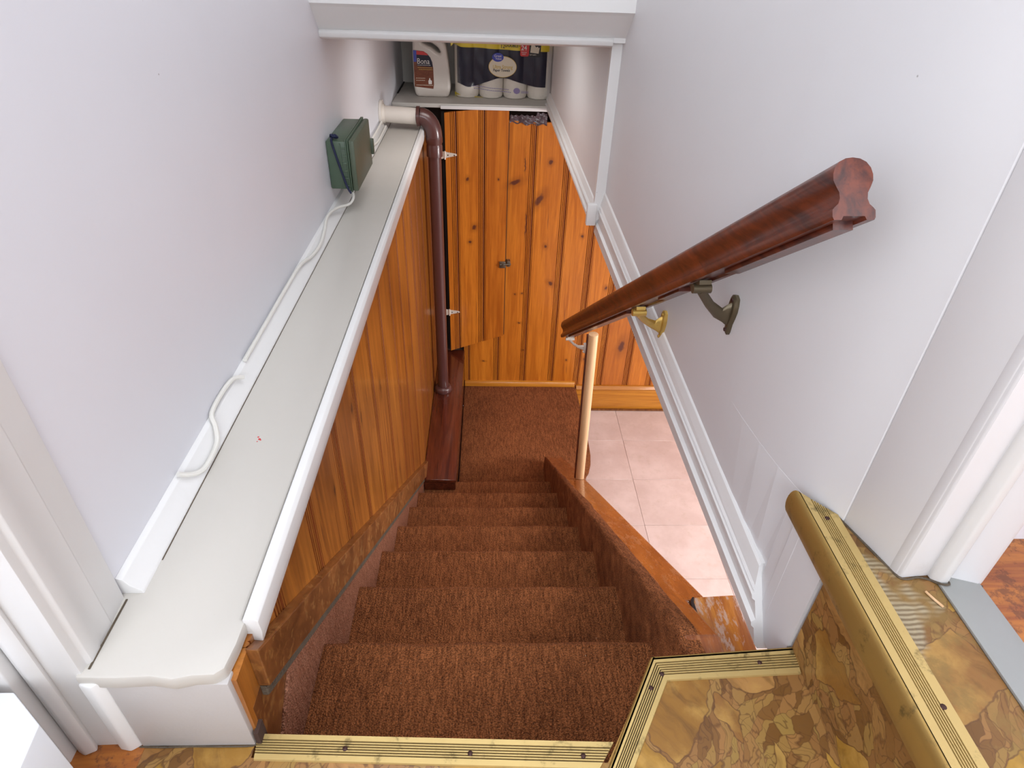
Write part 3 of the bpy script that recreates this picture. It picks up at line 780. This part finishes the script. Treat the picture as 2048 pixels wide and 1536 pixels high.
def flat(name, pts, y, m, parent, th=.0005):
    return loft(name, [[(x, y, z) for x, z in pts], [(x, y + th, z) for x, z in pts]], m, parent)


def ell(cx, cz, rx, rz, n=36): return [(cx + rx * math.cos(2 * math.pi * i / n), cz + rz * math.sin(2 * math.pi * i / n)) for i in range(n)]


jg = empty('cleaner_jug', (-.295, 3.56, .204), 'off-white plastic jug of floor cleaner with a brown label on the shelf', 'jug')
ZB = .2045
out_ = [(-.372, ZB + .004), (-.345, ZB), (-.300, ZB), (-.240, ZB), (-.216, ZB + .004), (-.206, ZB + .022), (-.2045, ZB + .09), (-.2095, ZB + .155), (-.214, ZB + .185), (-.2165, ZB + .205), (-.223, ZB + .238), (-.238, ZB + .262), (-.262, ZB + .274),
        (-.300, ZB + .276), (-.330, ZB + .280), (-.336, ZB + .292), (-.372, ZB + .292), (-.380, ZB + .270), (-.3855, ZB + .21), (-.3855, ZB + .12), (-.3835, ZB + .03)]
hole = [(-.338, ZB + .252), (-.305, ZB + .250), (-.272, ZB + .235), (-.252, ZB + .215), (-.2495, ZB + .203), (-.262, ZB + .205), (-.290, ZB + .224), (-.320, ZB + .238)]
jb = curve_shape('body', [out_, hole], .034, .014, M['jug'], jg, 3.558)
lathe('neck', (-.356, 3.558, ZB + .285), [(.001, 0), (.022, 0), (.022, .02), (.001, .02)], M['jug'], jg, 20)
lathe('cap', (-.356, 3.558, ZB + .300), [(.001, 0), (.027, 0), (.027, .03), (.024, .034), (.001, .034)], M['navy'], jg, 20)
YL = 3.5088
def zp(v): return .207 + (850 - v) * .000378
def xp(v): return -.189 + (v - 640) * .000404
lab_pts = [(xp(165), zp(735) + .002), (xp(395), zp(752)), (xp(404), zp(700)), (xp(402), zp(500)), (xp(392), zp(430)), (xp(370), zp(375)), (xp(335), zp(330)), (xp(290), zp(303)), (xp(165), zp(292))]
lb = flat('label', lab_pts, YL, M['brownp'], jg); lb['label'] = 'brown and navy printed label'
flat('navy_band', [(xp(205), zp(478)), (xp(398), zp(485)), (xp(391), zp(425)), (xp(370), zp(376)), (xp(350), zp(350)), (xp(205), zp(345))], YL - .0006, M['navy'], lb)
flat('red_band', [(xp(205), zp(345)), (xp(345), zp(350)), (xp(330), zp(328)), (xp(290), zp(306)), (xp(205), zp(300))], YL - .0006, M['red'], lb)
flat('blue_band', [(xp(166), zp(430)), (xp(200), zp(430)), (xp(204), zp(297)), (xp(166), zp(295))], YL - .0006, M['blue'], lb)
text('lettering', 'Bona', xp(205), YL - .0012, zp(452), .036, M['whitep'], lb, sx=.86)
for i, (a, b, v, mm) in enumerate(((212, 360, 470, 'whitep'), (212, 380, 500, 'goldp'), (225, 385, 522, 'goldp'), (185, 290, 628, 'creamp'), (185, 290, 655, 'creamp'), (185, 380, 712, 'creamp'))):
    x_ = xp(a)
    while x_ < xp(b): 
        l_ = random.uniform(.003, .008); box('fine_print', (x_, YL - .001, zp(v)), (x_ + l_, YL - .0004, zp(v) + .0022), M[mm], lb); x_ += l_ + .0016
flat('bottle_icon', [(xp(338), zp(695)), (xp(378), zp(695)), (xp(380), zp(655)), (xp(362), zp(640)), (xp(360), zp(622)), (xp(348), zp(622)), (xp(346), zp(640)), (xp(336), zp(655))], YL - .0008, M['whitep'], lb)

tp = empty('paper_towel_pack', (.063, 3.69, .204), 'shrink-wrapped pack of paper towel rolls with navy and yellow print on the shelf', 'paper towels')
R0 = .0617; X0 = -.184
rm = None
for iy in range(3):
    for ix in range(4):
        c = (X0 + R0 + ix * 2 * R0 + .003, 3.502 + R0 + iy * 2 * R0 + .004, .2045)
        if rm is None:
            ro = lathe('roll', (0, 0, 0), [(.020, .006), (.020, 0.001), (.045, 0), (.055, .002), (R0 - .0015, .010), (R0, .022), (R0, .258), (R0 - .002, .268), (.05, .276), (.020, .277), (.020, .27)], M['tissue'], None, 28)
            rm = ro.data; COL.objects.unlink(ro); bpy.data.objects.remove(ro)
        o = bpy.data.objects.new('roll', rm); link(o, tp); o.location = Vector(c)


def yfront(x):
    """film front following the four rolls, stretched over the gaps"""
    u = (x - X0 - .003) / (2 * R0); u = min(max(u, 0.0), 3.9999); f = (u - int(u)) * 2 - 1
    d = R0 * (1 - math.sqrt(max(0, 1 - f * f))); lim = .012
    if (u < .5 or u > 3.5): lim = .040
    return 3.5035 + min(d, lim + .0 * d)


def sheet(name, x0, x1, zlo, zhi, m, parent, off, n=90, nz=3):
    v = []; f = []
    for i in range(n + 1):
        x = x0 + (x1 - x0) * i / n; a = zlo(x); b = zhi(x)
        for j in range(nz + 1):
            z = a + (b - a) * j / nz; bulge = .0 if z > .225 else (.225 - z) * .9
            v.append((x, yfront(x) - off + bulge + .0006 * math.sin(x * 90 + z * 60), z))
    for i in range(n):
        for j in range(nz): f.append((i * (nz + 1) + j, (i + 1) * (nz + 1) + j, (i + 1) * (nz + 1) + j + 1, i * (nz + 1) + j + 1))
    return mk(name, v, f, m, parent, True)


def ctrl(tab):
    def g(x):
        for (a, va), (b, vb) in zip(tab[:-1], tab[1:]):
            if x <= b:
                s = (x - a) / (b - a); s = max(0, min(1, s)); s = s * s * (3 - 2 * s); return va + (vb - va) * s
        return tab[-1][1]
    return g


zc = ctrl([(xp(695), zp(672)), (xp(840), zp(712)), (xp(1250), zp(597)), (xp(1700), zp(694)), (xp(1800), zp(698))])
yb_ = ctrl([(xp(650), zp(215)), (xp(760), zp(240)), (xp(1500), zp(262)), (xp(1850), zp(268))])
wr = sheet('wrapper', X0 - .003, X0 + 8 * R0 + .009, lambda x: .2055, lambda x: .487, M['film'], tp, .0035, 110, 12); wr['label'] = 'clear plastic wrapper'
sheet('navy_print', xp(695), xp(1800), zc, yb_, M['navy'], wr, .0020, 110, 10)
sheet('yellow_band', xp(660), xp(1870), yb_, lambda x: zp(140), M['yellow'], wr, .0021, 100, 3)
sheet('yellow_hem', xp(660), xp(1060), lambda x: .2062, ctrl([(xp(660), zp(795)), (xp(760), zp(825)), (xp(1060), zp(848))]), M['yellow'], wr, .0022, 50, 3)
fy = 3.5035 - .0032
flat('oval', ell(xp(1257), zp(457), .0700, .0486), fy, M['goldp'], wr)
flat('oval', ell(xp(1257), zp(457), .0675, .0465), fy - .0006, M['creamp'], wr)
flat('blue_oval', ell(xp(1197), zp(345), .0285, .0200), fy - .0012, M['blue'], wr)
text('lettering', 'Great', xp(1197), fy - .0018, zp(342), .0155, M['whitep'], wr, 'CENTER')
text('lettering', 'Value', xp(1205), fy - .0018, zp(372), .0135, M['whitep'], wr, 'CENTER')
text('lettering', 'Ultra Strong', xp(1258), fy - .0014, zp(478), .0235, M['goldp'], wr, 'CENTER', .84, .0003)
text('lettering', 'Paper Towels', xp(1245), fy - .0014, zp(512), .0165, M['navy'], wr, 'CENTER', .92, .0003)
text('lettering', '12', xp(1222), fy, zp(236), .0270, M['ink'], wr, 'LEFT', .9, .0002)
text('lettering', 'DOUBLE', xp(1282), fy, zp(222), .0190, M['ink'], wr, 'LEFT', .9, .0004)
text('lettering', '=', xp(1445), fy, zp(222), .0170, M['ink'], wr, 'LEFT')
rb = flat('red_badge', [(xp(1480), zp(325)), (xp(1560), zp(325)), (xp(1575), zp(310)), (xp(1578), zp(172)), (xp(1470), zp(168)), (xp(1468), zp(310))], fy - .0005, M['red'], wr)
text('lettering', '24', xp(1478), fy - .0012, zp(252), .0300, M['whitep'], wr, 'LEFT', .95, .0004)
text('lettering', 'REGULAR', xp(1484), fy - .0012, zp(285), .0075, M['whitep'], wr, 'LEFT', .8)
text('lettering', 'ROLLS', xp(1492), fy - .0012, zp(306), .0075, M['whitep'], wr, 'LEFT', .8)
flat('black_badge', [(xp(1575), zp(325)), (xp(1700), zp(333)), (xp(1714), zp(320)), (xp(1720), zp(182)), (xp(1585), zp(176))], fy - .0005, M['ink'], wr)
flat('sheet_icon', [(xp(1590), zp(278)), (xp(1692), zp(288)), (xp(1704), zp(215)), (xp(1690), zp(225)), (xp(1680), zp(205)), (xp(1660), zp(218)), (xp(1640), zp(192)), (xp(1600), zp(190))], fy - .0010, M['creamp'], wr)
text('lettering', 'SOFT SHEETS', xp(1583), fy - .0010, zp(312), .0075, M['creamp'], wr, 'LEFT', .75)
for row, (a, b, v, dv) in enumerate(((895, 1340, 705, .085), (900, 1360, 735, .085))):
    x_ = xp(a)
    while x_ < xp(b):
        l_ = random.uniform(.004, .009); zz = zp(v + (x_ - xp(a)) / .000404 * dv)
        box('fine_print', (x_, yfront(x_) - .0042, zz), (x_ + l_, yfront(x_) - .0036, zz + .0030), M['purple'], wr); x_ += l_ + .002
flat('small_seal', ell(xp(1440), zp(745), .0165, .0140), fy - .0006, M['purple'], wr)
for i in range(8): box('fine_print', (xp(1500 + i * 11), fy - .0006, zp(775)), (xp(1505 + i * 11), fy, zp(745)), M['purple'], wr)
# knotted film corner at the upper left
ear = loft('film_ear', [[(-.182, 3.515, .452), (-.182, 3.519, .470), (-.178, 3.517, .474), (-.178, 3.513, .455)], [(-.196, 3.513, .438), (-.199, 3.517, .462), (-.193, 3.515, .470), (-.191, 3.511, .442)]], M['yellow'], wr, bevel=.001)

# ------------------------------------------------------------------ drain pipe
dp = empty('drain_pipe', (-.250, 2.98, -1.25), 'brown painted drain pipe with white elbow end coming out of the left wall', 'pipe')
PX, PY, PR = -.2505, 2.985, .0300
cyl('pipe', (PX, PY - .02, -1.235), (PX, PY, .150), PR, M['pipe'], dp, 28)
lathe('floor_collar', (PX, PY - .02, -1.249), [(.030, 0), (.046, .0), (.049, .010), (.047, .024), (.040, .034), (.033, .036)], M['pipe'], dp, 28)
lathe('coupling', (PX, PY, .060), [(.031, 0), (.0365, .0), (.0365, .045), (.0345, .052), (.0345, .056), (.038, .062), (.038, .086), (.031, .088)], M['pipe'], dp, 28)
epts = []; 
for i in range(9):
    a = math.radians(90 * i / 8); epts.append((PX - .058 + .058 * math.cos(a), PY, .148 + .082 * math.sin(a)))
epts = [(PX, PY, .135)] + epts
sweep('elbow', circ(.0370, 28), epts, M['pipe'], dp, up=(0, 1, 0))
cyl('elbow_rim', (PX - .058, PY, .230), (PX - .072, PY, .230), .0415, M['pipe'], dp, 28)
cyl('white_pipe', (PX - .070, PY, .230), (XL + .012, PY + .02, .232), .0345, M['pipew'], dp, 28)
cyl('wall_flange', (XL + .001, PY + .02, .232), (XL + .012, PY + .02, .232), .057, M['pipew'], dp, 32)
cyl('flange_ring', (XL + .012, PY + .02, .232), (XL + .022, PY + .02, .232), .0400, M['pipew'], dp, 32, .038)

# ------------------------------------------------------------------ green electrical box, wires
gb = empty('electrical_box', (-.45, 2.1, .24), 'small green plastic weatherproof box tied with navy cord on the left wall', 'electrical box')
Y0, Y1 = 1.957, 2.235
body = box('body', (XL + .0005, Y0, .246), (-.427, Y1, .388), M['green'], gb, bevel=.004)
for x in (-.4275, -.4225): box('flange', (x, Y0 - .005, .238), (x + .0035, Y1 + .006, .394), M['green'], gb, bevel=.0015)
lid = box('lid', (-.4185, Y0 - .001, .240), (-.4010, Y1 + .003, .390), M['green2'], gb, bevel=.005)
for i in range(6):
    z = .256 + i * .022; box('rib', (-.440, Y0 - .004, z), (-.4275, Y0 + .001, z + .005), M['green'], gb, bevel=.001)
box('rib', (-.446, Y0 - .0035, .252), (-.442, Y0 + .001, .382), M['green'], gb, bevel=.001)
lt = box('clasp', (-.4175, Y1 - .004, .275), (-.392, Y1 + .012, .325), M['green2'], gb, bevel=.003)
tube('cord', [(-.470, 1.99, .392), (-.466, Y0 - .001, .391), (-.462, Y0 - .005, .370), (-.448, Y0 - .006, .31), (-.434, Y0 - .007, .256), (-.424, Y0 - .008, .236)], .0034, M['cord'], gb, 8, 4)
for k in range(3): tube('cord_knot', [(-.474 + .006 * k, 1.985, .393), (-.470 + .006 * k, 1.975, .402), (-.462 + .006 * k, 1.972, .396), (-.459, 1.982, .392)], .0030, M['cord'], gb, 8, 4)
wz = .2075
tag(tube('cable', [(-.428, 1.985, .238), (-.424, 1.975, .215), (-.436, 1.955, .200), (-.462, 1.905, .2055), (-.4755, 1.83, .2075), (-.468, 1.74, .196), (-.462, 1.66, .192), (-.466, 1.58, .194), (-.474, 1.50, .206), (-.4765, 1.40, .2065), (-.4765, 1.2, .2065), (-.4765, 1.06, .2065)], .0042, M['wire'], None, 8, 5),
    'white cable looping down from the green box onto the ledge bead', 'cable')
tag(tube('cable', [(-.4650, 1.010, .2005), (-.476, .99, .210), (-.480, .94, .212), (-.478, .885, .210), (-.466, .862, .1985), (-.457, .835, .187), (-.455, .79, .185), (-.4585, .765, .187), (-.4675, .748, .1960), (-.4765, .735, .209)], .0042, M['wire'], None, 8, 5),
    'loose end of white cable curling on the ledge at the near end', 'cable')
for i, dx in enumerate((0, .011)):
    tag(tube('cable', [(-.4745 + dx * 1.6, 2.955, .210 - dx * 1.6), (-.474 + dx * 1.6, 2.86, .2085 - dx * 1.6), (-.4735 + dx * 1.6, 2.72, .2085 - dx * 1.6), (-.474 + dx, 2.6, .210 - dx), (-.4745 + dx, 2.45, .211 - dx * .4), (-.4745 + dx, 2.32, .218), (-.470 + dx, 2.25, .262)], .0042, M['wire'], None, 8, 4),
        ('white cable from under the pipe flange to the green box, nearer the wall', 'white cable from under the pipe flange to the green box, nearer the ledge edge')[i], 'cable')

# ------------------------------------------------------------------ handrail, brackets, post
RA = Vector((.3860, .640, .672)); RB = Vector((.300, 2.060, -.337)); RD = (RB - RA).normalized()
SD = RD.cross(Vector((0, 0, 1))).normalized(); UP = SD.cross(RD).normalized()
half = [(.0140, 0), (.0225, .0), (.0240, .003), (.0240, .0105), (.0215, .0135), (.0175, .0170), (.0155, .0225), (.0160, .0290), (.0195, .0355), (.0222, .0420), (.0222, .0485), (.0200, .0555), (.0150, .0615), (.0080, .0650)]
prof = [(a, b) for a, b in half] + [(0, .0660)] + [(-a, b) for a, b in reversed(half)] + [(-.012, .004), (.012, .004)]
hr = empty('handrail', RA, 'reddish mahogany wooden handrail sloping down along the right wall', 'handrail')
n = 24
rings = [[RA + RD * ((RB - RA).length * i / n) + SD * a + UP * b for a, b in prof] for i in range(n + 1)]
rl = loft('rail', rings, M['mahog'], hr, smooth=True)
sweep('rail_fillet', [(-.0115, -.006), (.0115, -.006), (.0115, .004), (-.0115, .004)], [RA + RD * .02 + UP * 0, RA + RD * .30], M['mahog'], hr, smooth=False)
sweep('rail_fillet', [(-.0115, -.004), (.0115, -.004), (.0115, .004), (-.0115, .004)], [RA + RD * .50, RA + RD * .62], M['mahog'], hr, smooth=False)
sweep('rail_fillet', [(-.0115, -.006), (.0115, -.006), (.0115, .004), (-.0115, .004)], [RA + RD * .86, RB - RD * .09], M['mahog'], hr, smooth=False)


def rail_pt(y):
    f_ = (y - RA.y) / (RB.y - RA.y); return RA + (RB - RA) * f_


def bracket(name, ry, plate, m, label, long_plate=True, nrm=(-1, -.06, 0)):
    P = Vector(plate); Nn = Vector(nrm).normalized(); R_ = rail_pt(ry) - UP * .010
    e = empty(name, P, label, 'bracket', 'handrail brackets')
    tv = Vector((0, 0, 1)); sv = Nn.cross(tv).normalized()
    kk = 1.0 if long_plate else .55
    pl = [(0, .034), (.010, .030), (.013, .018), (.0135, .004), (.0105, -.010), (.0065, -.024), (.0055, -.040), (.003, -.047), (-.003, -.047), (-.0055, -.040), (-.0065, -.024), (-.0105, -.010), (-.0135, .004), (-.013, .018), (-.010, .030)]
    k = kk
    loft('wall_plate', [[P + sv * a * k * s_ + tv * b * k * s_ + Nn * d for a, b in pl] for d, s_ in ((-.0005, 1), (.006, 1), (.009, .85))], m, e, smooth=True)
    for b in (.024, -.037): cyl('plate_screw', P + tv * b * k + Nn * .007, P + tv * b * k + Nn * .0112, .0038, M['screw'] if m is M['bronze'] else m, e, 10)
    A = P + Nn * .006 - tv * .004; B = P + Nn * .030 - tv * .002; C_ = R_ - UP * .004
    Mi = (B + C_) / 2 - tv * .004
    pts = [A, A.lerp(B, .5), B, Mi, C_]
    prs = [(.0045, .026), (.0045, .018), (.0045, .0115), (.0045, .0085), (.0055, .0075)]
    if not long_plate: prs = [(.003, .012), (.003, .009), (.003, .006), (.003, .005), (.004, .005)]
    rg = []
    for i, p in enumerate(pts):
        d = (pts[min(i + 1, 4)] - pts[max(i - 1, 0)]).normalized(); s = d.cross(Vector((0, 1, 0))).normalized() if abs(d.y) < .9 else Vector((0, 0, 1))
        t2 = s.cross(d).normalized(); a, b = prs[i]
        q = []
        for j in range(12):
            th = 2 * math.pi * j / 12; q.append(p + t2 * a * math.cos(th) + s * b * math.sin(th))
        rg.append(q)
    loft('arm', rg, m, e, smooth=True)
    cyl('rail_clip', R_ - SD * .015, R_ + SD * .017, .0085 if long_plate else .006, m, e, 14)
    sd = SD * .0105; u_ = UP
    loft('rail_saddle', [[R_ + RD * a + sd * b + u_ * .0035 for a, b in ((-.02, -1), (.02, -1), (.02, 1), (-.02, 1))], [R_ + RD * a + sd * b + u_ * .0105 for a, b in ((-.022, -1), (.022, -1), (.022, 1), (-.022, 1))]], m, e)
    return e


bracket('rail_bracket', .985, (on_near(1.02), 1.02, .352), M['bronze'], 'dark bronze handrail bracket, the upper one on the right wall')
bracket('rail_bracket', 1.290, (on_near(1.345), 1.345, .140), M['brass'], 'shiny brass handrail bracket, the middle one just above the white trim')
pb = Vector((.397, 1.968, st_top(1.968))); pt = Vector((.3800, 1.962, -.262))
po = empty('support_post', pb, 'pale birch dowel post standing on the stringer under the handrail end', 'post')
loft('dowel', [[(pb.x + .0178 * math.cos(a), pb.y + .0178 * math.sin(a), st_top(pb.y + .0178 * math.sin(a)) + .0006) for a in [math.pi * i / 14 for i in range(28)]], [(pt.x + .0178 * math.cos(a), pt.y + .0178 * math.sin(a), pt.z) for a in [math.pi * i / 14 for i in range(28)]]], M['birch'], po, smooth=True, bevel=.0012)
off = Vector((-.0165, .009, 0))
loft('dark_batten', [[q + off + Vector((a, b, c0)) for a, b in ((-.006, -.007), (.006, -.007), (.006, .007), (-.006, .007))] for q, c0 in ((pb + Vector((0, 0, .004)), 0), (pt, -.01))], M['mahog'], po)
bracket('rail_bracket', 2.015, (.3610, 1.972, -.325), M['hinge'], 'white painted handrail bracket on the birch post at the rail bottom', False, (-1, .25, 0))

# ------------------------------------------------------------------ gold edge strips


def gold_strip(name, outer0, outer1, inner0, inner1, z, label, ribs=6, lip=None, screws=(), band=(.22, .80)):
    """flat ribbed strip between an outer (nosing) line and an inner line, both (x, y)"""
    e = empty(name, (*outer0, z), label, 'edge strip')
    o0, o1, i0, i1 = (Vector((*p, z)) for p in (outer0, outer1, inner0, inner1))
    fr_ = [(0, -.006, 0), (0, .0005, 0), (.03, .0030, 0), (band[0], .0030, 0)]
    w_ = (band[1] - band[0]) / ribs
    for k in range(ribs):
        f0 = band[0] + k * w_
        fr_ += [(f0 + .10 * w_, .0010, 1), (f0 + .46 * w_, .0010, 1), (f0 + .58 * w_, .0030, 0), (f0 + w_, .0030, 0)]
    fr_ += [(.97, .0030, 0), (1, .0005, 0), (1, .0001, 0)]
    Zu = Vector((0, 0, 1)); v = []; f = []; mi = []
    for a, b in ((o0, i0), (o1, i1)):
        for q, h, g in fr_: v.append(a.lerp(b, q) + Zu * h)
        
    nn = len(fr_)
    for j in range(nn - 1): f.append((j, j + 1, nn + j + 1, nn + j)); mi.append(1 if fr_[j][2] and fr_[j + 1][2] else 0)
    f.append(tuple(range(nn))); f.append(tuple(range(nn, 2 * nn))); mi += [0, 0]
    f.append((0, nn - 1, 2 * nn - 1, nn)); mi.append(0)
    me = bpy.data.meshes.new('strip'); me.from_pydata([tuple(q) for q in v], [], f); me.update()
    me.materials.append(M['gold']); me.materials.append(M['goldgroove'])
    for p_, k in zip(me.polygons, mi): p_.material_index = k
    bm = bmesh.new(); bm.from_mesh(me); bmesh.ops.recalc_face_normals(bm, faces=bm.faces); bm.to_mesh(me); bm.free()
    link(bpy.data.objects.new('strip', me), e)
    if lip:                                   # rounded front
        d = lip; rings = []
        wv = (o0 - i0).normalized()
        for a in (o0, o1):
            r = []
            for i in range(9):
                t_ = math.radians(90 - i * 22.5 * .8)
                r.append(a + wv * (d * .42 * math.cos(t_)) + Zu * (.003 - d + d * math.sin(t_)))
            r.append(a + wv * (-.004) + Zu * (-1.5 * d)); r.append(a + wv * -.004 + Zu * .003)
            rings.append(r)
        loft('rounded_front', rings, M['gold_f'], e, smooth=True)
    for sx, sy in screws:
        lathe('screw', (sx, sy, z + .001), [(.0001, .0), (.0036, 0), (.0036, .0022), (.002, .0036), (.0001, .0038)], M['screw'], e, 10)
    return e


gold_strip('edge_strip', (-.309, .443), (.1795, .4265), (-.305, .408), (.1545, .3905), 0, 'ribbed gold metal edge strip along the front of the lower landing', screws=((-.187, .421), (-.018, .413), (.135, .408)))
gold_strip('edge_strip', (.115, .2965), (.2590, .5505), (.1475, .3000), (.2745, .5130), 0, 'short slanted gold edge strip joining the front strip to the inner corner', screws=((.247, .502), (.268, .5235)), lip=.010)
gold_strip('edge_strip', (.2590, .5505), (.4880, .5655), (.2745, .5130), (.4815, .5225), 0, 'short gold edge strip beside the worn board and the right wall', screws=((.424, .541),), lip=.006)
gold_strip('edge_strip', (.4770, .6885), (.4775, -.3), (.5190, .6380), (.5240, -.3), .2215, 'long gold bullnose edge strip on the raised step at right', lip=.026, ribs=6, band=(.30, .72), screws=((.4985, .633), (.5085, .355)))

tag(box('threshold_strip', (.600, -1.0, .2195), (.6555, .530, .2245), M['grey'], None, bevel=.0015), 'flat grey metal threshold strip on the raised floor by the right doorway', 'threshold')
# white carton at lower left
tag(prism_z('white_carton', [(-.477, .358), (-.525, .394), (-.70, .394), (-.70, .10), (-.470, .10), (-.471, .314)], 0.0, .20, M['carton'], None, bevel=.0015), 'white cardboard carton standing on the landing at lower left', 'carton')
# splinter on the worn vinyl
tag(tube('wood_splinter', [(.5765, .508, .2215), (.5800, .4960, .2225), (.5865, .4845, .2215)], .0016, M['birch'], None, 6, 4), 'tiny pale wood splinter on the worn floor beside the grey threshold', 'splinter')
